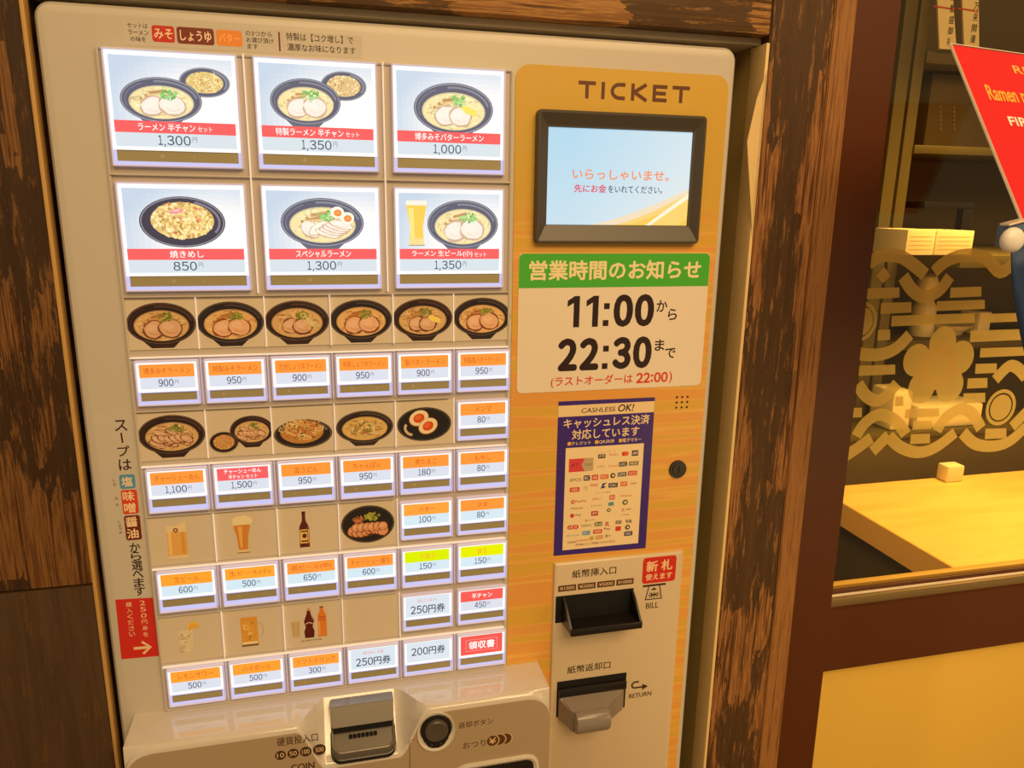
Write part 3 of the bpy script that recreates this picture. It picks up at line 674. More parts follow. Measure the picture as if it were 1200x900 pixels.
def bottle(p, x, z):
    p.poly([(x+18.8, z-40), (x+27.8, z-40), (x+27.8, z-21), (x+27, z-18), (x+24.9, z-13), (x+24.8, z-4.5), (x+21.8, z-4.5), (x+21.7, z-13), (x+19.5, z-18), (x+18.8, z-21)], (96, 30, 14))
    p.rect(x+21.6, x+25, z-6.5, z-4, (60, 34, 22)); p.rect(x+19.2, x+27.4, z-36, z-22, (232, 198, 110)); p.rect(x+20.2, x+26.4, z-24.6, z-23.2, (120, 40, 30)); p.ell(x+23.3, z-28.5, 2.1, 2.4, (70, 52, 34), n=10); p.rect(x+20.2, x+26.4, z-34.6, z-33, (120, 40, 30)); p.rect(x+26, x+26.7, z-38, z-19, (160, 76, 40))
def chashu(p, x, z):
    p.ell(x+27, z-22, 25, 19, (30, 26, 24), n=36); p.arc(x+27, z-22, 24, 18, .6, 0, 360, (104, 88, 72), 36)
    for i in range(8): pork(p, x+13+4*i, z-28.5-1.5*math.sin(i), 5, 5.4, jit((226, 160, 112), 8), (128, 62, 36), -.4)
    for i in range(6): pork(p, x+16+5*i, z-25, 4.4, 4.4, jit((226, 160, 112), 8), (128, 62, 36), .3)
    for i in range(18): p.line([(x+12+rnd.uniform(0, 9), z-12-rnd.uniform(0, 7)), (x+15+rnd.uniform(0, 9), z-14-rnd.uniform(0, 7))], .8, jit((206, 128, 80), 20))
    greens(p, x+31, z-14.5, 5.5, (168, 170, 66), 34)
def eggs(p, x, z):
    p.ell(x+27, z-22, 25.5, 16.5, (26, 22, 24), n=36); p.arc(x+27, z-22, 24.4, 15.6, .7, 0, 360, (96, 84, 76), 36); p.arc(x+17, z-25, 8, 7, 2.4, 150, 260, (214, 190, 150), 12)
    for ex, ez, a in ((x+22, z-16, .4), (x+30.5, z-24, .5)):
        p.ell(ex, ez, 9.6, 7.6, (196, 140, 84), a); p.ell(ex, ez+.3, 8.9, 7, (244, 226, 186), a); p.ell(ex, ez, 5.4, 4.4, (216, 84, 34), a); p.ell(ex-.8, ez+.8, 3, 2.2, (236, 110, 50), a)
def lemon(p, x, z):
    p.poly([(x+16, z-14), (x+29, z-14), (x+28.5, z-30), (x+25, z-37), (x+21, z-37), (x+17.5, z-30)], (226, 212, 180)); p.poly([(x+25, z-16), (x+25, z-8), (x+31, z-6), (x+35, z-10), (x+33.5, z-14), (x+30, z-13)], (236, 180, 70)); p.arc(x+29.5, z-11, 4.6, 3.4, .7, 0, 200, (250, 216, 120), 10)
    for i in range(14): p.arc(x+22.6+rnd.uniform(-4.5, 4.5), z-24+rnd.uniform(-11, 9), rnd.uniform(1.4, 3), rnd.uniform(1, 2.4), .4, rnd.uniform(0, 200), rnd.uniform(220, 400), rnd.choice([(120, 92, 60), (250, 236, 200), (160, 130, 90)]), 7)
def highball(p, x, z):
    p.rect(x+16, x+31, z-37.5, z-8, (222, 160, 60)); p.rect(x+16, x+31, z-38.5, z-36.2, (120, 84, 44)); p.rect(x+16.6, x+30.4, z-36.4, z-33.8, (246, 226, 178)); p.arc(x+31.5, z-22, 4.6, 7.5, .7, -80, 80, (206, 170, 112), 12)
    for i in range(16): p.arc(x+23.5+rnd.uniform(-4.6, 4.6), z-21+rnd.uniform(-10, 11), rnd.uniform(1.6, 3.6), rnd.uniform(1, 2.4), .6, rnd.uniform(0, 200), rnd.uniform(220, 400), rnd.choice([(140, 90, 30), (250, 220, 140), (236, 190, 90)]), 7)
def softs(p, x, z):
    p.poly([(x+6.5, z-17), (x+15, z-17), (x+14, z-35), (x+7.6, z-35)], (206, 180, 134)); p.arc(x+10.8, z-17, 4.2, .9, .4, 0, 360, (240, 224, 190), 14)
    for q in (8.4, 12.8): p.line([(x+q, z-19), (x+q, z-33)], .5, (168, 146, 108))
    p.poly([(x+19, z-37), (x+27.4, z-37), (x+28, z-30), (x+26.4, z-25), (x+28, z-19), (x+25, z-11), (x+24.6, z-5), (x+21.8, z-5), (x+21.4, z-11), (x+18.5, z-19), (x+20, z-25), (x+18.4, z-30)], (92, 20, 10)); p.rect(x+21.8, x+24.6, z-8, z-5, (206, 160, 130)); p.line([(x+20, z-22), (x+23, z-20.4), (x+26.6, z-22)], .9, (236, 200, 190)); p.line([(x+25.2, z-12), (x+26.6, z-19)], .5, (190, 90, 70))
    p.poly([(x+31.4, z-37), (x+39.6, z-37), (x+39.4, z-14), (x+37.2, z-9), (x+37, z-5), (x+33.8, z-5), (x+33.6, z-9), (x+31.6, z-14)], (226, 132, 44)); p.rect(x+33.6, x+37.2, z-6, z-4.6, (120, 80, 50)); p.rect(x+31.6, x+39.4, z-19.4, z-18.6, (180, 84, 20)); p.rect(x+32.6, x+38.6, z-17, z-15.4, (196, 90, 30)); p.rect(x+32.2, x+33.4, z-35, z-20, (242, 170, 90))
    p.text('清涼飲料各種', x+14.5, x+34, z-40.4, z-39, (90, 56, 36))
def udon(p, x, z):
    p.ell(x+27, z-25, 25.5, 13.6, (36, 26, 26), n=36); p.arc(x+27, z-25, 24.4, 12.6, .7, 0, 360, (112, 96, 84), 36); p.arc(x+27, z-24, 21, 10, 2, 10, 70, (120, 112, 104), 12)
    p.ell(x+26, z-23, 19, 11, (190, 136, 70), n=24)
    for i in range(90):
        t = rnd.uniform(0, 6.28); q = math.sqrt(rnd.random()); xx, zz = x+26+17*q*math.cos(t), z-20.5+10*q*math.sin(t)
        if rnd.random() < .6: p.arc(xx, zz, rnd.uniform(1.5, 4), rnd.uniform(1, 2.4), .7, rnd.uniform(0, 360), rnd.uniform(400, 520), rnd.choice([(240, 206, 140), (226, 178, 104), (212, 150, 84), (246, 226, 176)]), 6)
        else: blob(p, xx, zz, rnd.uniform(1, 2.2), rnd.uniform(.7, 1.3), rnd.choice([(214, 110, 70), (150, 90, 50), (120, 120, 50), (230, 196, 140)]), rnd.uniform(0, 3), 7, .3)
def setcard(p, x, z):
    ramen(p, x+38, z-19, 18.5, 13.5, DIMP, 'slices', clip=(x, x+54.6)); rice(p, x+14, z-28.5, 12, 9.5, DIMP[0], DIMP[1], (222, 166, 96), 110)
def rc(kind, pal): return lambda p, x, z: ramen(p, x+26.8, z-19.2, 27.2, 17.8, pal, kind, clip=(x+.2, x+54.4))
def champon(p, x, z): ramen(p, x+27, z-21.5, 26, 15.5, ((40, 26, 24), (120, 100, 84), (220, 184, 112), (236, 210, 146), DIMP[4], DIMP[5], (110, 140, 50), DIMP[7]), 'veg', clip=(x+.2, x+54.4))
M['card'] = mat('picture_card', (.68, .585, .45), .38)
cards = [(0, 51.2, 42, rc('pork', DIMP), 'card with miso ramen'), (1, 51.2, 42, rc('pork', DIM2), None), (2, 51.2, 42, rc('onion', DIMP), None), (3, 51.2, 42, rc('pork', DIM2), None), (4, 51.2, 42, rc('butter', DIMP), None), (5, 51.2, 42, rc('pork', DIM2), None),
    (0, -46.4, 43, rc('slices', DIMP), None), (1, -46.4, 43, setcard, None), (2, -46.4, 43, udon, None), (3, -46.4, 43, champon, None), (4, -46.4, 43, eggs, 'card with two egg halves on black plate'),
    (0, -142.6, 46, mug, 'card with mug of beer'), (1, -142.6, 46, pilsner, 'card with small glass of beer'), (2, -142.6, 46, bottle, 'card with brown beer bottle'), (3, -142.6, 46, chashu, 'card with sliced pork in black bowl'),
    (0, -241, 47, lemon, 'card with iced lemon drink'), (1, -241, 47, highball, 'card with iced amber drink'), (2, -241, 47, softs, 'card with two bottles and a tumbler'), (3, -241, 47, None, 'blank beige card')]
cd_lab = ['miso ramen', 'special miso ramen', 'ramen with shredded onion', 'soy ramen', 'butter ramen', 'salt butter ramen', 'sliced pork noodles', 'pork noodles and fried rice', 'crispy noodles', 'vegetable noodles']
for i, (c, z, h, art, lab) in enumerate(cards):
    x = -2.2+CW*c
    k = box('picture_card', x+.15, x+CW-.15, .2, 1.3, z-h, z, M['card'], mc, .3, 1)
    k['label'] = lab or ('card with picture of ' + cd_lab[i])
    if art: p = Pic(y=.12); art(p, x, z-.5); p.build('dish_picture', M['print'], k)
# --- acrylic ridges between rows and columns
for z in (2.9, -94.2, -191.8, -291.4): box('row_ridge', -2.5, 324.5 if z > -50 or z < -250 else 324.5, -2.2, 1.2, z-.6, z+.6, M['clear_bar'], mc, .3, 1)
for z in (54.2, -44.2, -140.9, -239.4): box('row_ridge', -2.5, 324.5 if z > 0 else (268 if z > -50 else 215), -1.6, 1.2, z-.5, z+.5, M['shell'], mc, .3, 1)
box('row_ridge', -2.5, 324.5, -1.8, 1.2, 151.4, 152.9, M['shell'], mc, .4, 1)
for c, z0, z1 in ((1, 56, 247), (2, 56, 247)):
    box('column_ridge', c*110-6.9, c*110-5.7, -2.2, 1.2, z0, z1, M['clear_bar'], mc, .3, 1)
for c in range(1, 6):
    for z0, z1 in ((9, 54), (-89.5, -44.5), (-189, -141.5), (-288, -240)):
        if c == 5 and z1 < 0 and z1 > -100: pass
        elif c >= 5 and z1 < 0 or (c > 4 and z1 < -100): continue
        xx = -2.2+CW*c; box('column_ridge', xx-.45, xx+.45, -2.6 if c in (3, 4) or z1 < -50 else -1.0, 1.2, z0, z1, M['clear_bar'], mc, .2, 1)
    for z0, z1 in ((-40, 2), (-138, -95), (-236, -193), (-334, -292)):
        xx = -2.1+CW*c; box('column_ridge', xx-.4, xx+.4, -2.2, 1.2, z0, z1, M['lit_frame'], mc, .2, 1)

# --- display
bm = bmesh.new(); frame(bm, (347.2, 510.6, 98.8, 215.4, 4), [(0, 1.3), (.2, -5.5), (1.0, -6.5), (2.6, -6.5)])
xo = (349.8, 508.0, 101.4, 212.8); xi = (359.2, 499.6, 115.8, 201)
def rect_ring(r, y): return [(r[0], y, r[2]), (r[1], y, r[2]), (r[1], y, r[3]), (r[0], y, r[3])]
loft(bm, [rect_ring(xo, -6.5), rect_ring((xi[0]-2, xi[1]+2, xi[2]-1.5, xi[3]+2), -1.5), rect_ring((xi[0]-.6, xi[1]+.6, xi[2]-.6, xi[3]+.6), -1.2), rect_ring(xi, .6)], False, False)
dsp = finish('display_bezel', bm, M['dark'], mc, False)
p = Pic(y=.6)
x0, x1, z0, z1 = xi
for i in range(28):      # pale blue screen that pales towards the right and the bottom
    for j in range(16):
        a, b = i/28, j/16; t = min(1, .75*max(0, a-.15)+.45*max(0, b-.1)); col = mix((178, 220, 248), (226, 238, 246), t)
        xa, xb = x0+(x1-x0)*a, x0+(x1-x0)*(i+1)/28; zb, za = z1-(z1-z0)*b, z1-(z1-z0)*(j+1)/16
        p.poly([(xa, za), (xb, za), (xb, zb), (xa, zb)], col, up=False)
p.k += 1
def sweep(z_l, z_r, c, xs=x0+62):
    P = []
    for i in range(13): t = i/12; P.append((xs+(x1-xs)*t, z0+(z_r-z0)*(t**1.35)+z_l))
    p.poly([(x1, z0)] + [(xs, z0)] + P[1:], c)
sweep(0, z0+34, (238, 226, 200), x0+40); sweep(0, z0+30, (248, 214, 130), x0+64); sweep(0, z0+24, (250, 206, 96), x0+76)
p.poly([(x0+98, z0), (x0+103, z0), (x1, z0+25), (x1, z0+30)], (255, 246, 222)); p.poly([(x0+103, z0), (x0+130, z0), (x1, z0+6), (x1, z0+25)], (248, 214, 120))
p.text('いらっしゃいませ。', x0+24, x0+119, 156.5, 165.6, (240, 150, 100), .022)
p.text('先にお金', x0+26, x0+57, 145, 152, (216, 50, 80), .02); p.text('をいれてください。', x0+59, x0+113, 145, 151.6, (52, 66, 84), .008)
p.build('display_screen', M['screen'], dsp)
p = Pic(y=1.15); a = at(674, 97); b = at(791, 118)
TK = (98, 52, 12); tz0, tz1, tw = 226.5, 241.2, 3.3
def tline(*q): p.line(q, tw, TK)
tline((386, tz1-1.6), (402.4, tz1-1.6)); tline((394.2, tz1-1), (394.2, tz0))
tline((409.4, tz1), (409.4, tz0))
p.arc(425.6, 233.9, 7.4, 5.8, tw, 98, 262, TK, 18); tline((424.6, tz1-1.6), (430.6, tz1-1.6)); tline((424.6, tz0+1.6), (430.6, tz0+1.6))
tline((438, tz1), (438, tz0)); tline((451, tz1-.4), (440, 234.2), (439.4, 234)); tline((440, 233.6), (451.6, tz0+.4))
tline((459, tz1), (459, tz0)); tline((459, tz1-1.6), (471.6, tz1-1.6)); tline((459, 233.9), (470.4, 233.9)); tline((459, tz0+1.6), (471.6, tz0+1.6))
tline((476.8, tz1-1.6), (494.2, tz1-1.6)); tline((485.5, tz1-1), (485.5, tz0))
p.build('ticket_lettering', M['print'], mc)
# --- speaker holes, lock
bm = bmesh.new()
for i in range(3):
    for j in range(3): cyl(bm, (502.3+i*5.9, .4, -66+j*5.5), .95, .7, n=10)
finish('speaker_grille', bm, M['hole'], mc)
bm = bmesh.new(); cyl(bm, (508.5, -1.2, -132.7), 9.2, 2.4, r2=9.6, n=32); lk = finish('lock', bm, M['black'], mc, True); lk['label'] = 'black round key lock'
bm = bmesh.new(); cyl(bm, (508.5, -1.9, -132.7), 6.6, .7, n=28); finish('lock_core', bm, M['black'], lk)
bm = bmesh.new(); add_box(bm, 507.9, 509.1, -2.1, -1.8, -136, -129); finish('keyway', bm, M['hole'], lk)

# --- bill unit
bm = bmesh.new()
loft(bm, [[(x, y, z) for x, z in rr(376.6+i, 522-i*2.2, -505+i, -225.5-i*.8, 1)] for i, y in ((0, 1.3), (.5, -1.2), (2.2, -2.4))]); M['bill_plate'] = mat('warm_cream_plate', (.66, .53, .36), .3); bu = finish('bill_unit', bm, M['bill_plate'], mc, True)
# mouth: frame lining set behind the plate is suggested by a deep black box let into it
def tray(bm, pts_outer, th): pass
bm = bmesh.new(); add_box(bm, 379, 465.5, -2.9, -2.3, -293, -262.5); finish('bill_slot', bm, M['hole'], bu)
bm = bmesh.new()     # black tray standing out of the mouth: floor, two cheeks, front lip
F = [(386, -2.6, -262.5), (386, -2.6, -293), (387.5, -30, -291.5), (387.5, -30, -287), (387, -12, -268)]
def cheek(x, dx):
    a = [(x+(0 if q[1] > -20 else .8), q[1], q[2]) for q in F]; b = [(q[0]+dx, q[1], q[2]) for q in a]; loft(bm, [a, b])
cheek(386, 2.2); cheek(462.2, 2.2)
loft(bm, [[(387, -2.6, -290), (464, -2.6, -290), (464, -2.6, -293.4), (387, -2.6, -293.4)], [(387, -30, -288.6), (464.4, -30, -288.6), (464.4, -30, -292), (387, -30, -292)]])
add_box(bm, 387, 464.6, -31.5, -28.5, -293, -285.6, .6)
finish('bill_tray', bm, M['black'], bu, True)
# return lever
bm = bmesh.new(); add_box(bm, 383.5, 462.8, -2.9, -2.3, -407.5, -364); finish('return_opening', bm, M['hole'], bu)
bm = bmesh.new()
rings = []
for y, x_0, x_1, zt, zb in ((-2.6, 385, 461.5, -378, -407), (-9, 386, 455, -381, -408), (-20, 392, 437, -386, -410), (-27, 396, 434.5, -386.5, -410.5)):
    rings.append([(x_0, y, zb), (x_1, y, zb), (x_1, y, zt), (x_0, y, zt)])
loft(bm, rings); bmesh.ops.bevel(bm, geom=[e for e in bm.edges if e.calc_length() > 12], offset=1.2, segments=2, affect='EDGES')
lv = finish('return_lever', bm, M['lever'], bu, True)
bm = bmesh.new(); R_ = []
for i in range(13):
    t = math.pi*(.5+i/12*1.0); R_.append((math.cos(t)*9.5, math.sin(t)*12.5))
for xx, k in ((396, .8), (397.2, .97), (399, 1), (431.5, 1), (433.4, .97), (434.6, .8)):
    pass
loft(bm, [[(xx, -27+u*k, -398.3+v*k) for u, v in R_]+[(xx, -22, -398.3-12.5*k), (xx, -22, -398.3+12.5*k)][::-1][:0] for xx, k in ((396, .8), (397, .95), (399, 1), (431.5, 1), (433.5, .95), (434.6, .8))])
finish('lever_grip', bm, M['lever'], lv, True)
bm = bmesh.new(); add_box(bm, 384.5, 461.8, -8, -3, -381, -371, 1); finish('lever_hood', bm, M['black'], bu, True)
p = Pic(y=-2.5); INK = (64, 42, 22)
p.text('紙幣挿入口', 396, 444.5, -243.5, -234.5, INK, .014)
for i, t in enumerate(('¥1000', '¥2000', '¥5000', '¥10000')):
    xx = 381.2+21.4*i; p.rect(xx, xx+19.6, -257.5, -250.6, (92, 58, 34)); p.text(t, xx+2, xx+17.6, -255.9, -252.2, (226, 196, 150), .01)
p.build('slot_lettering', M['print'], bu)
p = Pic(y=-2.5); p.rect(476, 502.5, -263, -260.6, INK)
for a, b in (((483, -263), (479.8, -278.5)), ((495.4, -263), (498.4, -278.5)), ((479.4, -278.2), (498.9, -278.2))): p.line([a, b], 1.2, INK)
p.poly([(485.5, -267.6), (492.6, -267.6), (489, -264.4)], INK); p.line([(484, -270.8), (489.5, -273.2), (494.5, -270.8)], 1, INK); p.line([(484, -275.6), (489.5, -273.2), (494.5, -275.6)], 1, INK)
p.line([(482.5, -273.2), (496, -273.2)], .9, INK); p.line([(489.6, -269.6), (489.6, -277)], .9, INK); p.line([(486.8, -270), (486.8, -276.5)], .8, INK)
p.text('BILL', 481, 495.5, -289, -282.3, INK, .012)
p.build('bill_symbol', M['print'], bu)
p = Pic(y=-2.5); p.text('紙幣返却口', 394.5, 443.5, -356, -347, INK, .014)
p.arc(474, -381.5, 3.8, 3.6, 2, 90, 270, INK, 12); p.line([(474, -385.1), (484, -385.1)], 2, INK); p.line([(474, -377.9), (478.4, -377.9)], 2, INK); p.poly([(482.5, -381.2), (482.5, -389), (489.6, -385.1)], INK)
p.text('RETURN', 467.5, 494, -397.6, -392.2, INK, .018)
p.build('return_lettering', M['print'], bu)

# --- coin unit: protruding housing, lofted along x so that the notch for the coin slot is part of its skin
def sm(t): t = max(0, min(1, t)); return t*t*(3-2*t)
XA, XB, D = -31.0, 362.0, -48.0
def section(x):
    ed = min(x-XA, XB-x); e = 0
    if ed < 24: e = 24-math.sqrt(max(0, 24*24-(24-ed)**2))
    n_ = sm((x-116)/26) if x < 175 else sm((240-x)/30)
    yt = D + (D*-1-16)*n_            # where the flat top ends
    zf = -341.5 - 44*n_ - e
    yo = -D if False else 0
    ys = D + min(9, e*.35)*0
    top = -338.5
    P = [(8, top), (0, top), ((yt+5)*.5, top-.2), (yt+5, top-.4)]
    if n_ > .02:
        for k in range(1, 5): P.append((yt+5+(D+3-yt-5)*k/5, top-.4+(zf+1.5-top)*k/5-1.5*math.sin(k/5*3.14)*n_))
    else:
        for k in range(1, 5): P.append((yt+5-(yt+5-D-2.5)*k/5, top-.4-(.5+e*.15)*k/5*(1 if e < 1 else 1)))
    for a in (20, 45, 70): t = math.radians(a); P.append((D+3-3*math.sin(t), zf+1.5-3.2*(1-math.cos(t))))
    P += [(D, zf-4.5), (D, -470), (D, -700), (8, -700)]
    # let the front edge sink with the rounded corner
    if e > .5:
        for i in range(4, 8): q = (i-3)/5; P[i] = (P[i][0], top-.4+(zf+1.5-top)*q**2.2)
    return [(x, y, z) for y, z in P]
xs = [XA, XA+.6, XA+2, XA+4, XA+7, XA+11, XA+16, XA+24, 40, 90, 110] + [116+2.6*i for i in range(11)] + [150, 175, 203, 207] + [210+3*i for i in range(11)] + [250, 300, XB-24, XB-16, XB-11, XB-7, XB-4, XB-2, XB-.6, XB]
bm = bmesh.new(); loft(bm, [section(x) for x in xs])
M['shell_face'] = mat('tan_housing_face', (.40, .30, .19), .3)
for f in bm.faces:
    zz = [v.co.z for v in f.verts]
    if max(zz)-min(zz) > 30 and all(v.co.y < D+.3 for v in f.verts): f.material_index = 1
cu = finish('coin_unit', bm, [M['shell_gloss'], M['shell_face']], mc, True)
# bezel: metal hopper in the notch
bm = bmesh.new(); Y0, Y1 = -17, -46
loft(bm, [[(147.5, -16.5, -337.5), (207.5, -16.5, -337.5), (207.5, -30, -337.2), (147.5, -30, -337.2)], [(147.5, -26, -358), (207.5, -26, -358), (206.5, -38, -355), (148.5, -38, -355)]])
bmesh.ops.bevel(bm, geom=bm.edges[:], offset=.8, segments=2, affect='EDGES'); hp = finish('coin_hood', bm, M['grey_metal'], cu, True); hp['label'] = 'dull metal hood over the coin slot'
bm = bmesh.new(); loft(bm, [[(150, -20, -340), (205, -20, -340), (205, -20, -362), (150, -20, -362)], [(150, -36, -355), (205, -36, -355), (205, -36, -362), (150, -36, -362)]]); 
finish('coin_mouth', bm, M['hole'], cu)
bm = bmesh.new()
sh = rr(147.5, 207.5, 0, 30, (9, 1, 1, 9), 6)       # tray outline: square at the back, rounded towards the viewer
def slope(u, dz=0, g=0): return (-26-u*.75+g, -358-(u)*.62+dz)
def ring(ins, dz): 
    out = []
    for px, q in rr(147.5+ins, 207.5-ins, ins, 30-ins*.5, (max(.5, 9-ins), 1, 1, max(.5, 9-ins)), 6):
        u = 30-q; y = -26-u*.80; z = -357-u*.62+dz; out.append((px, y, z))
    return out
loft(bm, [ring(0, -9), ring(0, .6), ring(.8, 1.4), ring(2, 1.2), ring(2.6, -1)]); tr = finish('coin_tray', bm, M['steel'], cu, True)
bm = bmesh.new(); loft(bm, [ring(-.8, -9), ring(-.8, -5.5), ring(.4, -5.0)]); finish('tray_surround', bm, M['black'], cu, True)
bm = bmesh.new()
for i in range(7): xx = 164+i*3.9; add_box(bm, xx, xx+3.0, -39.6+0, -36.6, -367.2, -364.6)
finish('coin_teeth', bm, M['hole'], tr)
bm = bmesh.new(); cyl(bm, (178, -34, -362.2), 1.6, 1.5, 'z', 12); finish('centre_pin', bm, M['steel'], tr)
bm = bmesh.new(); add_box(bm, 162, 196, -30.6, -29.9, -341.8, -340.6); add_box(bm, 158, 200, -31.8, -31, -345.4, -344.6); finish('hood_vents', bm, M['black'], hp)
# return button with key-hole shaped recess
kx, kz = 246.5, -363.5
bm = bmesh.new(); K = [(kx+19*math.cos(math.radians(a)), kz-3+22*math.sin(math.radians(a))) for a in range(0, 360, 10)]
loft(bm, [[(x, D+1, z) for x, z in K], [(kx+(x-kx)*.97, D-1.4, kz-3+(z-kz+3)*.97) for x, z in K], [(kx+(x-kx)*.9, D-1.0, kz-3+(z-kz+3)*.9) for x, z in K], [(kx+(x-kx)*.86, D-.3, kz-3+(z-kz+3)*.86) for x, z in K]]); rb = finish('return_button', bm, M['shell_gloss'], cu, True)
K2 = []
for a in range(-35, 216, 8): K2.append((kx+15.5*math.cos(math.radians(a)), kz+15.5*math.sin(math.radians(a))))
K2 += [(kx-11, kz-14)] + [(kx+11*math.cos(math.radians(a)), kz-10+11*math.sin(math.radians(a))) for a in range(190, 351, 12)] + [(kx+11, kz-14)]
bm = bmesh.new(); loft(bm, [[(x, D+.5, z) for x, z in K2], [(x, D-1.2, z) for x, z in K2]]); finish('key_plate', bm, M['black'], rb)
bm = bmesh.new(); loft(bm, [[(kx+r_*math.cos(t*.2618), y, kz+r_*math.sin(t*.2618)) for t in range(24)] for r_, y in ((11.5, D-1), (11.2, D-4.5), (10, D-5.6), (6, D-5.2))]); finish('push_cap', bm, M['dark'], rb, True)
bm = bmesh.new()
for a in (-4.5, 4.5): cyl(bm, (kx+a, D-2, kz-16.5), .8, 1, n=10)
finish('rivet', bm, M['steel'], rb)
# lower change tray, only its rim is in view
bm = bmesh.new(); frame(bm, (262, 352, -480, -409, 14), [(0, D+.5), (.6, D-2.2), (3, D-2.6), (6, D-1)]); ct = finish('change_tray_rim', bm, M['shell_gloss'], cu, True)
bm = bmesh.new(); prism(bm, rr(268, 346, -474, -415, 9), D-.6, D+.5); finish('change_tray', bm, M['black'], ct)
p = Pic(y=D-.1); INK2 = (78, 50, 22)
A = lambda x, y: at(x, y, D)
p.text('硬貨投入口', 99, 135.5, -357.5, -348.5, INK2, .008)
for i, (t, r_) in enumerate((('10', 5), ('50', 5.2), ('100', 5.4), ('500', 6))):
    cx = (101.3, 112.6, 124, 136.4)[i]; p.ell(cx, -367.2, r_*.98, r_*.98, (66, 44, 22), n=24); p.text(t, cx-r_*.62, cx+r_*.62, -369.6, -364.8, (222, 188, 140), .01)
p.text('COIN', 110, 131, -386.5, -379.5, INK2, .03)
p.build('coin_lettering', M['print'], cu)
p = Pic(y=D-.1)
p.text('返却ボタン', 268.5, 303, -367.5, -360.6, INK2, .006); p.text('おつり', 273, 296, -391.5, -384, INK2, .006)
for i, cx in enumerate((317, 310.5, 303.5)):
    p.ell(cx, -387, 6.6, 6.4, (176, 134, 82) if False else (214, 176, 122), n=24); p.ell(cx-.5, -387, 5.9, 6, (84, 56, 28), n=24)
p.text('¥', 299.4, 306.4, -390.5, -383.6, (222, 188, 140), .02)
p.build('change_lettering', M['print'], cu)
p = Pic(y=D-.1); p.line([(220.5, -411), (220.5, -372.5), (226, -371.6)], .6, INK2)
p.build('guide_line', M['print'], cu)

# ------------------------------------------------------------------ stickers and notices on the machine
def sheet(name, pts, y, th, base, label, cat, group=None):
    """thin printed sheet: slab plus its print as a part"""
    bm = bmesh.new(); loft(bm, [[(x, y, z) for x, z in pts], [(x, y-th, z) for x, z in pts]]); o = finish(name, bm, base, None); tag(o, label, cat, group); return o
M['sticker'] = mat('clear_sticker', (.58, .525, .44), .26)
M['noticepaper'] = mat('notice_card', (.80, .70, .57), .45)
M['redsticker'] = mat('red_sticker', (.62, .025, .012), .35)
M['purple'] = mat('purple_sticker', (.045, .018, .21), .35)
INK3 = (52, 24, 26)
o = sheet('flavour_sticker', [(16.6, 249), (197.5, 249.2), (197.5, 266.4), (16.6, 267)], 1.99, .15, M['sticker'], 'clear sticker with red, brown and orange boxes above the large buttons', 'sticker')
p = Pic(y=1.8)
def TP(t, xa, ya, xb, yb, c, b=.01, y=1.8):   # text box between two places on the machine front
    a = at(xa, ya, y); d = at(xb, yb, y); p.text(t, a[0], d[0], d[1], a[1], c, b)
p.text('セットは', 20, 34.5, 261.6, 265.2, INK3, .008); p.text('ラーメン', 20.3, 34.8, 256.6, 260.4, INK3, .008); p.text('の味を', 21.5, 32.5, 251.8, 255.6, INK3, .008)
p.rect(37.2, 53.6, 252.5, 264.5, (196, 44, 22), 2); p.text('みそ', 38.8, 52, 255, 262.2, (246, 214, 180), .02)
p.rect(55.2, 82.6, 252.3, 264.5, (118, 40, 22), 2); p.text('しょうゆ', 57.6, 80.4, 254.6, 262.2, (246, 214, 180), .02)
p.rect(84.2, 103.6, 252.5, 264.2, (232, 138, 46), 2); p.text('バター', 86.4, 101.6, 255.2, 261.6, (250, 176, 100), .02)
p.text('の3つから', 106.4, 126.5, 261.2, 265, INK3, .008); p.text('お選び頂け', 106.8, 127.5, 256.2, 260, INK3, .008); p.text('ます', 107.2, 115.4, 251.4, 255.2, INK3, .008)
p.rect(131.4, 132.7, 251, 265.4, (110, 40, 24))
p.text('特製は【コク増し】で', 137.5, 190.5, 259.6, 265.4, INK3, .008); p.text('濃厚なお味になります', 138, 192, 251.8, 257.4, INK3, .008)
p.build('print', M['print'], o)

o = sheet('opening_hours_notice', rr(334, 527.5, -43.5, 89.5, 5), 1.18, .5, M['noticepaper'], 'cream notice with green header and opening hours under the display', 'notice')
p = Pic(y=.62)
p.poly([(334.2, 57.5), (527.3, 57.5)] + [q for q in rr(334.2, 527.3, 50, 89.3, 5) if q[1] > 60], (72, 178, 52))
p.text('営業時間のお知らせ', 344.5, 518, 65, 82.6, (244, 226, 178), .030)
BK = (38, 16, 14)
p.poly([(388.6, 19.5), (394.6, 19.5), (394.6, 49.5), (389.4, 49.5), (382.4, 45), (382.4, 39.2), (388.6, 43)], BK); p.poly([(407.6, 19.5), (413.6, 19.5), (413.6, 49.5), (408.4, 49.5), (401.4, 45), (401.4, 39.2), (407.6, 43)], BK)
p.rect(419.2, 425, 36.4, 42.2, BK); p.rect(418.6, 424.4, 20, 25.8, BK); p.num('0', 431, 447.5, 20.6, 48.6, BK, .07); p.num('0', 453, 469.5, 20.6, 48.6, BK, .07)
p.text('か', 474, 485, 33, 44, BK, .02); p.text('ら', 486.5, 496, 24.5, 35.4, BK, .02)
p.num('2', 376, 392, -21.4, 7, BK, .07); p.num('2', 398, 414, -21.4, 7, BK, .07); p.rect(420.2, 426, -5.2, .6, BK); p.rect(419.6, 425.4, -22.6, -16.8, BK); p.num('3', 432, 447.5, -21.4, 7, BK, .07); p.num('0', 453.5, 469.5, -21.4, 7, BK, .07)
p.text('ま', 474.5, 484.5, -6, 5, BK, .02); p.text('で', 486, 497, -14, -4, BK, .02)
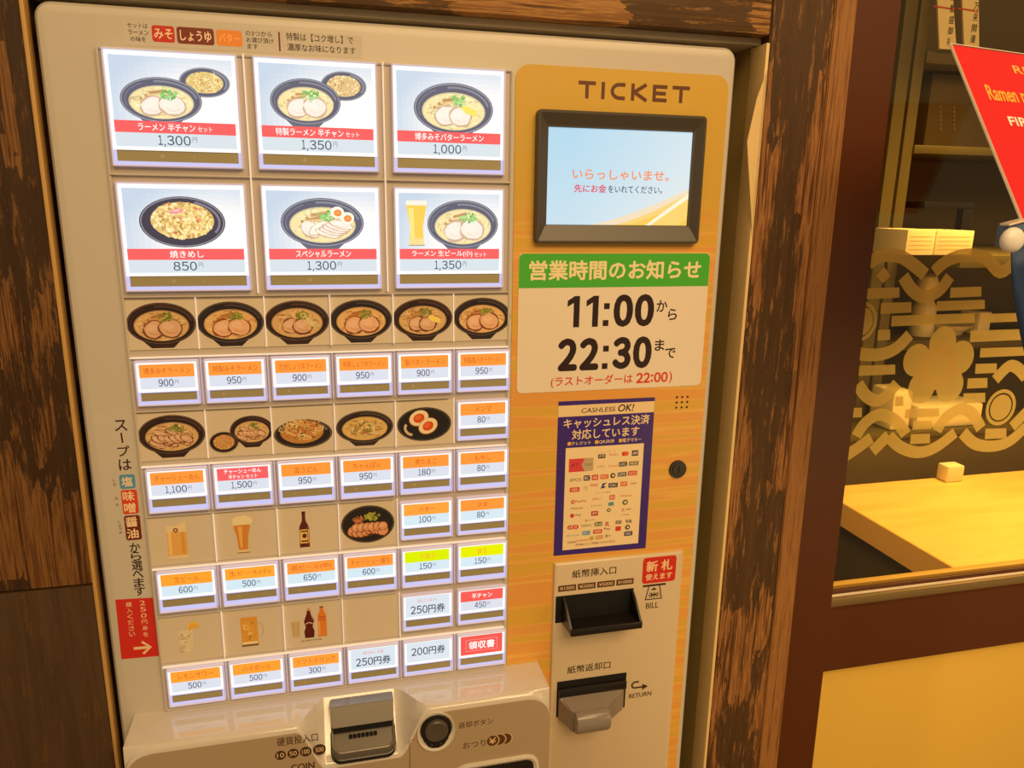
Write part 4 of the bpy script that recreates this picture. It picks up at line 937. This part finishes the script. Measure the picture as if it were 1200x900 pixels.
p.text('(ラストオーダーは', 368, 452.5, -39.5, -28.5, (214, 50, 34), .012); p.num('22:00', 457, 490, -38, -28.4, (214, 50, 34), .05); p.text(')', 492, 495, -39.5, -27.8, (214, 50, 34), .012)
p.build('print', M['print'], o)

o = sheet('cashless_payment_sticker', [(376.2, -217.8), (478, -219.2), (478.2, -54), (376.4, -53.6)], 1.18, .25, M['purple'], 'purple cashless payment sticker with white field of tiny card emblems', 'sticker')
p = Pic(y=.9); CR = (240, 214, 168)
p.rect(376.4, 478, -69.5, -58, (236, 208, 160)); p.text('CASHLESS', 400.5, 436, -66.4, -61.6, (40, 26, 60), .012, xf=lambda q: (q[0]+(q[1]+64)*.2, q[1])); p.text('OK!', 439, 455.5, -67, -59.8, (40, 26, 60), .03, xf=lambda q: (q[0]+(q[1]+64)*.2, q[1]))
p.text('キャッシュレス決済', 382.6, 473.5, -81.6, -71.6, CR, .018); p.text('対応しています', 391.5, 463, -93.6, -83.4, CR, .018)
for xx, t, wd in ((387.2, 'クレジット', 20), (416, 'QR決済', 16.5), (441.5, '電子マネー', 20)): p.rect(xx, xx+3.6, -99.4, -95.8, (230, 180, 60)); p.text(t, xx+4.2, xx+4.2+wd, -99.6, -95.6, CR, .012)
p.rect(385.5, 469, -212.5, -102, (240, 216, 172))
def T(u, v): return (385.5+83.5*u, -102-110.5*v)       # place inside the white field, from its upper left
def chip(u, v, w_, h_, c, t=None, tc=(240, 220, 190), r=.8):
    x_, z_ = T(u, v); p.rect(x_-w_/2, x_+w_/2, z_-h_/2, z_+h_/2, c, r)
    if t: p.text(t, x_-w_*.36, x_+w_*.36, z_-h_*.28, z_+h_*.28, tc, .02)
def dot(u, v, r_, c, c2=None):
    x_, z_ = T(u, v); p.ell(x_, z_, r_, r_, c, n=16)
    if c2: p.ell(x_+r_*.1, z_, r_*.5, r_*.5, c2, n=12)
def word(t, u, v, w_, h_, c, b=.01): x_, z_ = T(u, v); p.text(t, x_-w_/2, x_+w_/2, z_-h_/2, z_+h_/2, c, b)
RD, GY, NV, OR, GN = (206, 60, 44), (120, 104, 84), (54, 44, 92), (222, 96, 40), (84, 104, 48)
word('クレジットカード', .5, .06, 22, 2, (190, 150, 110)); x_, z_ = T(.2, .17); p.rect(x_-13, x_+13, z_-7, z_+7, (190, 168, 132), .6); p.poly([(x_-13, z_-7), (x_+4, z_-7), (x_+.5, z_), (x_+4, z_+7), (x_-13, z_+7)], (214, 66, 72)); word('JET', .12, .17, 8, 3.4, (90, 30, 40)); word('CARD', .29, .17, 9, 2.4, GY)
chip(.46, .10, 8, 4.4, (70, 62, 58), 'JCB'); word('Diners', .61, .09, 9, 2.4, RD); dot(.745, .09, 2.4, RD); dot(.78, .09, 2.4, OR); chip(.89, .09, 7, 6, NV, 'AM')
word('UFJ', .45, .20, 8, 2.6, (180, 150, 110)); word('Card', .61, .20, 9, 2.4, OR); chip(.74, .19, 9, 5, (50, 66, 60), 'UC'); chip(.88, .19, 10.5, 4.4, GY, 'NICOS')
word('EPOS', .14, .31, 12, 3.2, GY); chip(.28, .30, 7, 5.6, NV, 'BC'); chip(.385, .30, 7, 5.8, RD, 'AE'); chip(.505, .30, 9, 5, OR, 'DC'); dot(.615, .295, 2.8, (50, 46, 50), CR); chip(.735, .29, 9.6, 4.6, (70, 84, 104), 'LIFE'); chip(.87, .285, 10, 5, RD, 'UCS')
chip(.13, .405, 10.5, 4.8, RD, 'VISA'); word('TS', .265, .40, 5, 4, (190, 160, 120)); word('MUFG', .38, .375, 8, 2.8, RD); x_, z_ = T(.50, .39); p.poly([(x_-3, z_-3), (x_-1, z_+2.8), (x_+3.4, z_+3.4), (x_, z_), (x_+3, z_-1.6)], (40, 60, 130)); chip(.625, .39, 10, 5, NV, 'OC'); chip(.765, .385, 7.4, 5, OR, 'HP'); word('Cards', .89, .385, 6.4, 2.2, GY)
word('コード決済', .5, .455, 16, 1.8, (190, 150, 110))
dot(.115, .525, 2.2, RD, CR); word('PayPay', .22, .525, 12, 2.6, RD); word('d払い', .42, .51, 10, 2.6, OR); chip(.62, .51, 6, 5, RD, 'au'); word('Alipay', .80, .505, 13, 2.4, OR)
word('Merpay', .17, .59, 13, 2.4, GY); word('J-Coin', .42, .58, 12, 2.2, (170, 140, 110)); chip(.61, .575, 6, 4, (90, 150, 160)); dot(.795, .57, 3, GN, CR)
dot(.11, .66, 2.3, RD); word('Pay', .19, .66, 6, 2.8, GY); chip(.40, .655, 7.6, 5, (180, 44, 70), 'QUO'); dot(.585, .635, 2.2, GN, CR); word('X', .77, .645, 3.4, 3.4, RD); word('pay', .85, .645, 5, 2, GY)
word('電子マネー', .35, .72, 12, 1.8, (160, 130, 96)); word('その他', .80, .695, 9, 1.6, (170, 140, 110))
chip(.125, .775, 12, 4.4, RD, 'iD', r=2); word('nanaco', .30, .77, 11, 2.4, (150, 170, 150)); chip(.455, .765, 8.6, 4.6, GN, 'Ed', r=1.6); word('R', .575, .775, 4.4, 5, RD, .02); chip(.72, .765, 6.4, 3.8, GY, 'JC'); word('VA', .855, .765, 7, 4, (50, 44, 50), .03)
word('Suica', .13, .855, 13, 2, (150, 176, 190)); chip(.30, .845, 8.4, 4.4, (70, 150, 200), 'IC'); chip(.45, .84, 9.6, 4.4, RD, 'WAON'); word('Pay', .575, .825, 7, 2.8, GY); chip(.72, .83, 6, 5, RD); dot(.845, .825, 2.7, (50, 46, 50), CR)
word('TOICA', .12, .925, 10, 2.2, GY); word('SUGOCA', .26, .915, 13, 1.6, RD); dot(.375, .905, 2.3, (190, 170, 50)); chip(.475, .90, 7.6, 4.2, (206, 150, 60), 'PiT'); word('R+', .59, .895, 5.6, 3, GY, .02); chip(.86, .89, 9, 5, NV, 'OC')
word('お支払いにご利用いただけます。', .43, .955, 44, 2.6, (150, 116, 80))
p.build('print', M['print'], o)

o = sheet('soup_choice_sticker', [(-36, -219), (-5, -219.2), (-4.2, -42.6), (-36.2, -42)], 1.99, .12, M['sticker'], 'tall narrow sticker of vertical soup flavour writing left of the buttons', 'sticker')
p = Pic(y=1.82)
def vch(t, z_, s=9.6, c=INK3, x_=-15.6, b=.016): p.text(t, x_-s/2, x_+s/2, z_-s/2, z_+s/2, c, b)
vch('ス', -56); p.line([(-16, -62.5), (-15.6, -71.5)], 1.3, INK3); vch('プ', -79, 9.4); vch('は', -91.5, 9.8)
p.rect(-21.5, -9, -113.6, -100.5, (84, 150, 190), 2); vch('塩', -107, 8.6, (240, 214, 170), b=.025)
p.rect(-21.5, -8.6, -137.4, -114.8, (214, 66, 30), 2); vch('味', -120.6, 9, (244, 214, 170), b=.025); vch('噌', -131.6, 9, (244, 214, 170), b=.025)
p.rect(-21.3, -8.4, -162.4, -138.8, (112, 34, 14), 2); vch('醤', -145, 9, (244, 214, 170), b=.025); vch('油', -156, 9, (244, 214, 170), b=.025)
for t, z_ in zip('しお', (-105, -109)): vch(t, z_, 2.6, x_=-25.5, b=0)
for t, z_ in zip('みそ', (-122, -128)): vch(t, z_, 2.6, x_=-25.5, b=0)
for t, z_ in zip('しょうゆ', (-144, -147.4, -150.8, -154.2)): vch(t, z_, 2.4, x_=-25.2, b=0)
for t, z_ in zip('から選べます', (-169.5, -178, -187, -195, -204, -212.6)): vch(t, z_, 8.6, x_=-15)
p.build('print', M['print'], o)
o = sheet('arrow_sticker', [(-36.8, -279.2), (-4.6, -280.2), (-4.6, -220.4), (-36, -218.6)], 1.99, .15, M['redsticker'], 'red sticker with white arrow under the soup flavour sticker', 'sticker')
p = Pic(y=1.8); CW_ = (240, 200, 160)
for i, t in enumerate('250円券を'): vch(t, -224.5-6.4*i, 4.6, CW_, -14, .006)
for i, t in enumerate('購入ください'): vch(t, -224.8-6.0*i, 4.8, CW_, -25.4, .006)
p.line([(-25.5, -269.6), (-12, -270)], 2.8, CW_); p.line([(-18, -263.6), (-11.2, -270), (-18, -276)], 2.4, CW_)
p.build('print', M['print'], o)
o = sheet('new_bill_sticker', rr(474.6, 513, -259, -229, 3.5), -2.42, .15, M['redsticker'], 'small rounded red sticker about new bills on the bill unit', 'sticker')
p = Pic(y=-2.62); p.text('新', 479, 491.5, -245.4, -233.4, (240, 206, 160), .03); p.text('札', 496, 508.5, -245.2, -233.2, (240, 206, 160), .03); p.text('使えます', 478.5, 509, -255.4, -248, (240, 206, 160), .024)
p.build('print', M['print'], o)

# ------------------------------------------------------------------ red board on its stand in front of the door
C_ = Vector(CAM)
def rayd(px, py): return rt*((px-600)/FPX) + dn*((py-450)/FPX) + fw
P0 = C_ + rayd(1115, 53)*600; r1 = rayd(1200, 65); P1 = C_ + r1*((P0.z-C_.z)/r1.z); a_ = (P1-P0).normalized()
r2 = rayd(1198, 258); P2 = C_ + r2*(((P0-C_) @ a_)/(r2 @ a_)) if False else C_ + r2*(((P0-C_).dot(a_))/(r2.dot(a_)))
U_ = a_; V_ = (P0-P2).normalized(); N_ = U_.cross(V_); H_ = (P0-P2).length
if N_.dot(C_-P0) < 0: N_ = -N_
W_ = 300
def q3(u, v, n=0): return tuple(P2 + U_*u + V_*v + N_*n)
sb = empty('red_sign_board', tuple(P2)); tag(sb, 'red acrylic sign board with yellow and white lettering before the glass door', 'sign')
M['redboard'] = mat('red_board', (.74, .010, .012), .32)
bm = bmesh.new(); loft(bm, [[q3(0, 0, n), q3(W_, 0, n), q3(W_, H_, n), q3(0, H_, n)] for n in (-1.6, .2)]); finish('board', bm, M['redboard'], sb)
bm = bmesh.new()
for u0, u1, v0, v1 in ((-2.1, -1.5, -1, H_+1.6), (-.5, .1, -1, H_+1.6), (-2.1, W_, H_+.9, H_+1.6)):
    loft(bm, [[q3(u0, v0, n), q3(u1, v0, n), q3(u1, v1, n), q3(u0, v1, n)] for n in (-.6, .6)])
finish('acrylic_edge', bm, M['acrylic'], sb)
p = Pic(y=0, step=.01, O=P2, U=U_, Vv=V_, Nn=N_)
def on(px, py):
    d = rayd(px, py); s = (P2-C_).dot(N_)/d.dot(N_); q = C_+d*s-P2; return q.dot(U_), q.dot(V_)
p.k = 30
for t, a, b, c, bd in (('RK', (1185, 77), (1212, 89), (238, 190, 90), .03), ('Ramen r', (1156, 100), (1203, 120), (240, 176, 60), .03), ('FIR', (1180, 137), (1206, 150), (250, 236, 214), .05)):
    ua, va = on(*a); ub, vb = on(*b); ul, vl = on(a[0]+5, b[1]-3)
    p.text(t, ul-1, ub, vl, va, c, bd)
p.build('lettering', M['print'], sb)
# pole and foot of the stand, mostly beyond the frame
ks = Vector(q3(8, -6, -1))
bm = bmesh.new(); cyl(bm, (P2.x+150, P2.y+12, -1352), 9, P2.z+1345, 'z', 20); finish('pole', bm, M['steel'], sb, True)
bm = bmesh.new(); cyl(bm, (P2.x+150, P2.y+12, -1360), 130, 8, 'z', 32); finish('foot', bm, M['black'], sb, True)
# clip, knob, navy cloth at its lower corner
YK = P2.y-4
def K3(px, py, y): c = at(px, py, y); return (c[0], y, c[1])
bm = bmesh.new(); a = K3(1182, 262, YK); b = K3(1199, 290, YK)
add_box(bm, a[0], b[0]+4, YK, YK+10, b[2], a[2], 1.2); cl = finish('sign_clip', bm, M['bluegrey'], None, True); tag(cl, 'blue grey clip holding the lower corner of the red sign', 'clip')
bm = bmesh.new(); a0 = K3(1181.5, 263, YK-1); b0 = K3(1199, 257, YK-1); loft(bm, [[(a0[0], YK-2, a0[2]-1), (b0[0]+4, YK-2, b0[2]-1), (b0[0]+4, YK-2, b0[2]+.6), (a0[0], YK-2, a0[2]+.6)], [(a0[0], YK+6, a0[2]-1), (b0[0]+4, YK+6, b0[2]-1), (b0[0]+4, YK+6, b0[2]+.6), (a0[0], YK+6, a0[2]+.6)]]); finish('clip_lip', bm, M['acrylic'], cl)
c = K3(1187.5, 281.5, YK-8); bm = bmesh.new(); bmesh.ops.create_uvsphere(bm, u_segments=24, v_segments=16, radius=9.2)
for v in bm.verts: v.co.y *= .62; v.co.x *= 1.06; v.co += Vector((c[0], c[1]+1, c[2]))
kn = finish('round_knob', bm, M['knob'], None, True); tag(kn, 'off-white round knob in front of the blue grey clip', 'knob')
bm = bmesh.new(); n_ = 14; ringA, ringB = [], []
rows_ = []
for j in range(8):
    ex = at(1186.5+j*3.2, 290+j*26, YK+14); z_ = ex[1]; row = []
    for i in range(n_+1):
        x_ = ex[0]+i*5; row.append((x_, YK+14+4*math.sin(i*1.1+j*.6), z_))
    rows_.append(row)
vv = [[bm.verts.new(q) for q in r_] for r_ in rows_]
for j in range(7):
    for i in range(n_): bm.faces.new((vv[j][i], vv[j][i+1], vv[j+1][i+1], vv[j+1][i]))
cloth = finish('navy_cloth', bm, M['navy'], None, True); tag(cloth, 'navy blue cloth strip hanging below the clip at the right edge', 'cloth')
sd = cloth.modifiers.new('thick', 'SOLIDIFY'); sd.thickness = .0012

# ------------------------------------------------------------------ dining room behind the glass
tag(box('wall_far', 580, 2900, 1500, 1540, -1360, 1400, M['roomwall']), kind='structure')
tag(box('wall_side', 640, 700, 60, 1500, -1360, 1400, M['roomdark']), kind='structure')
ct_ = empty('dining_counter', (1500, 300, -1360)); tag(ct_, 'bright yellow wooden counter top behind the glass door', 'counter')
bm = bmesh.new(); add_box(bm, 1079, 2500, 60, 526, -446, -400, 1.0); finish('counter_top', bm, M['counter'], ct_, True)
box('counter_edge', 1077.6, 1078.9, 60.5, 525.5, -445.4, -401, M['counter_edge'], ct_)
box('front_board', 1130, 2450, 150, 172, -1360, -447, M['counter_edge'], ct_)
box('side_board', 1112, 1130, 150, 500, -1360, -447, M['shelfwood'], ct_)
bn = empty('bench', (900, 420, -1360)); tag(bn, 'dark wooden bench seat beside the yellow counter', 'bench')
box('seat', 720, 1060, 210, 500, -720, -680, M['shelfwood'], bn, 3)
for x_ in (740, 1020):
    for y_ in (225, 465): box('leg', x_, x_+22, y_, y_+22, -1360, -720, M['shelfwood'], bn, 1)
box('backrest', 720, 1060, 500, 522, -680, -500, M['roomdark'], bn, 2)
# tall shelf unit
YS = 700
def AS(px, py, y=YS): return at(px, py, y)
su = empty('shelf_unit', (1500, 800, -1360)); tag(su, 'tall olive wooden shelf unit behind the glass door', 'shelf')
x0, _ = AS(1066, 20); x1, _ = AS(1097, 20)
box('upright', 1283, 1312, YS, YS+240, -1360, 900, M['shelfwood'], su, 2)
box('upright', 1322, 1347, YS+4, YS+240, -1360, 900, M['shelfwood'], su, 2)
for za, zb in (((AS(1100, 75)[1]), AS(1100, 60)[1]), (AS(1110, 181)[1], AS(1110, 171)[1])): box('shelf_board', 1347, 2300, YS, YS+240, za, zb, M['shelfwood'], su, 1.5)
box('back_board', 1283, 2300, YS+241, YS+255, -1360, 900, M['roomdark'], su)
zc = AS(1090, 292)[1]
box('shelf_board', 1347, 2300, YS-160, YS+240, zc-26, zc-2, M['shelfwood'], su, 1.5)
# picture-like dark frame on the lower shelf
bf = empty('dark_tray_stand', (1440, YS+40, zc)); tag(bf, 'dark angled stand behind the white paper packets on the shelf', 'stand')
a = AS(1080, 236, YS+60); b = AS(1137, 245, YS+60); c = AS(1122, 262, YS+60)
box('top_bar', a[0], b[0], YS+50, YS+130, b[1], a[1], M['black'], bf, 2)
box('post', b[0]-26, b[0], YS+50, YS+70, zc-1, b[1], M['black'], bf, 2)
# slips hanging in front of the upper shelf
for i, (u0, u1, u2, u3) in enumerate((((1098, -14), (1116, -14), (1121, 58), (1101, 57)), ((1127, -14), (1147, -14), (1147.5, 56), (1130, 54)))):
    q = [AS(*v, YS-12) for v in (u3, u2, u1, u0)]
    bm = bmesh.new(); loft(bm, [[(x_, YS-12, z_) for x_, z_ in q], [(x_, YS-8, z_) for x_, z_ in q]])
    o = finish('wooden_tag', bm, M['paper'], None); tag(o, ('pale wooden tag with dark brush writing, left of two on the top shelf', 'pale wooden tag with dark brush writing, right of two on the top shelf')[i], 'tag', 'pale tags on the top shelf')
    p = Pic(y=YS-12.2, step=.02); cx = (q[0][0]+q[1][0])/2-2; zt = q[2][1]
    for j, t in enumerate('商売繁盛御礼' if i == 0 else '千客万来開運'):
        z_ = q[0][1]+14+(5-j)*20; cc = cx-(5-j)*.9+2; p.text(t, cc-6, cc+6, z_-7, z_+7, (70, 56, 30), .01)
    zz = AS(1110, 10, YS-12)[1]; p.line([(q[3][0]-2, zz+2), (cx-3, zz), (cx, zz-5), (cx+4, zz+1), (q[2][0]+3, zz)], 3, (190, 60, 40))
    p.build('writing', M['print'], o)
# white packets
for i, (xa, xb, h) in enumerate(((1061, 1095, 26), (1095, 1140, 25))):
    a = AS(xa, 291, YS-150); b = AS(xb, 291-1, YS-150)
    o = box('paper_packet', a[0]+1, b[0]-1, YS-150, YS-60, zc-1.8, zc+h*1.45+8, M['paper'], None, 1.5); tag(o, ('white paper packet on the shelf, left of the pair', 'white paper packet on the shelf, right of the pair')[i], 'packet', 'paper packets on the shelf')
    p = Pic(y=YS-150.4, step=.02)
    for j in range(4): p.rect(a[0]+6, b[0]-8, zc+8+j*8, zc+8.8+j*8, (170, 130, 70))
    p.build('print', M['print'], o)
# small perforated heater above
o = empty('perforated_cabinet', (1480, YS+120, 200)); tag(o, 'dark cabinet with rows of small bright holes on the shelf', 'cabinet')
zs = AS(1110, 171)[1]; box('body', 1420, 1800, YS+60, YS+200, zs+1.5, zs+150, M['roomdark'], o, 3)
bm = bmesh.new()
for i, px in enumerate((1102, 1117)):
    for j in range(6):
        c = at(px+(-1.5 if i == 0 else 1)*0, 126+j*5, YS+60); cyl(bm, (c[0]+(i*2), YS+59, c[1]), 3.2, 1.5, n=8)
finish('hole_row', bm, M['track'], o)
# back table with small white objects behind the etching
tb = empty('serving_table', (1600, 1000, -1360)); tag(tb, 'low side table with white ware seen through the etching', 'table')
YT = 780; 
a = at(1040, 400, YT); ztop = a[1]
box('table_top', 1350, 2300, YT, YT+150, ztop-24, ztop, M['shelfwood'], tb, 3)
for x_ in (1356, 2240): box('leg', x_, x_+36, YT+20, YT+56, -1360, ztop-24, M['shelfwood'], tb, 1)
def lathe(name, cx, cy, z, prof, m, n=28):
    bm = bmesh.new(); loft(bm, [[(cx+r_*math.cos(2*math.pi*i/n), cy+r_*math.sin(2*math.pi*i/n), z+h) for i in range(n)] for r_, h in prof]); return finish(name, bm, m, None, True)
c = at(1082, 366, YT+60)
o = lathe('sauce_bottle', c[0], YT+60, ztop, [(26, 0), (28, 6), (28, 70), (16, 92), (14, 100), (22, 108), (25, 124), (20, 142), (8, 150)], M['ceramic']); tag(o, 'pale round-headed dispenser bottle on the side table', 'bottle')
c = at(1140, 372, YT+60)
o = lathe('white_plate', c[0]-60, YT+80, ztop+.3, [(40, 0), (42, 6), (62, 24), (64, 26), (60, 25), (38, 8)], M['ceramic']); tag(o, 'shallow white dish on the side table beside the dispenser bottle', 'dish')
o = box('napkin_holder', c[0]-10, c[0]+26, YT+30, YT+90, ztop, ztop+58, M['ceramic'], None, 4); tag(o, 'small white holder to the right of the white dish', 'holder')
# ware on the counter's far side, below the flower
lt = empty('low_cabinet', (1500, 620, -1360)); tag(lt, 'dark low cabinet directly behind the yellow counter', 'cabinet')
zl = at(1080, 512, 600)[1]
box('body', 1180, 2300, 600, 690, -1360, zl, M['roomdark'], lt, 2); box('top', 1175, 2300, 595, 695, zl, zl+14, M['shelfwood'], lt, 2)
c = at(1042, 500, 620); c2 = at(1066, 500, 620)
o = box('tissue_box', c[0]-6, c2[0]-10, 610, 680, zl+14, zl+100, M['ceramic'], None, 6); tag(o, 'upright cream box behind the etching, left on the low cabinet', 'box')
c = at(1068, 495, 620); c2 = at(1145, 495, 620)
o = box('white_case', c[0]+4, c2[0], 610, 690, zl+14, zl+64, M['ceramic'], None, 5); tag(o, 'long flat cream case on the low cabinet under the flower etching', 'case')
c = at(1112, 560, 560)
o = box('wooden_block', 1352, 1392, 496, 524, -399.6, -366, M['paper'], None, 3); tag(o, 'small pale block standing on the back edge of the counter', 'block')
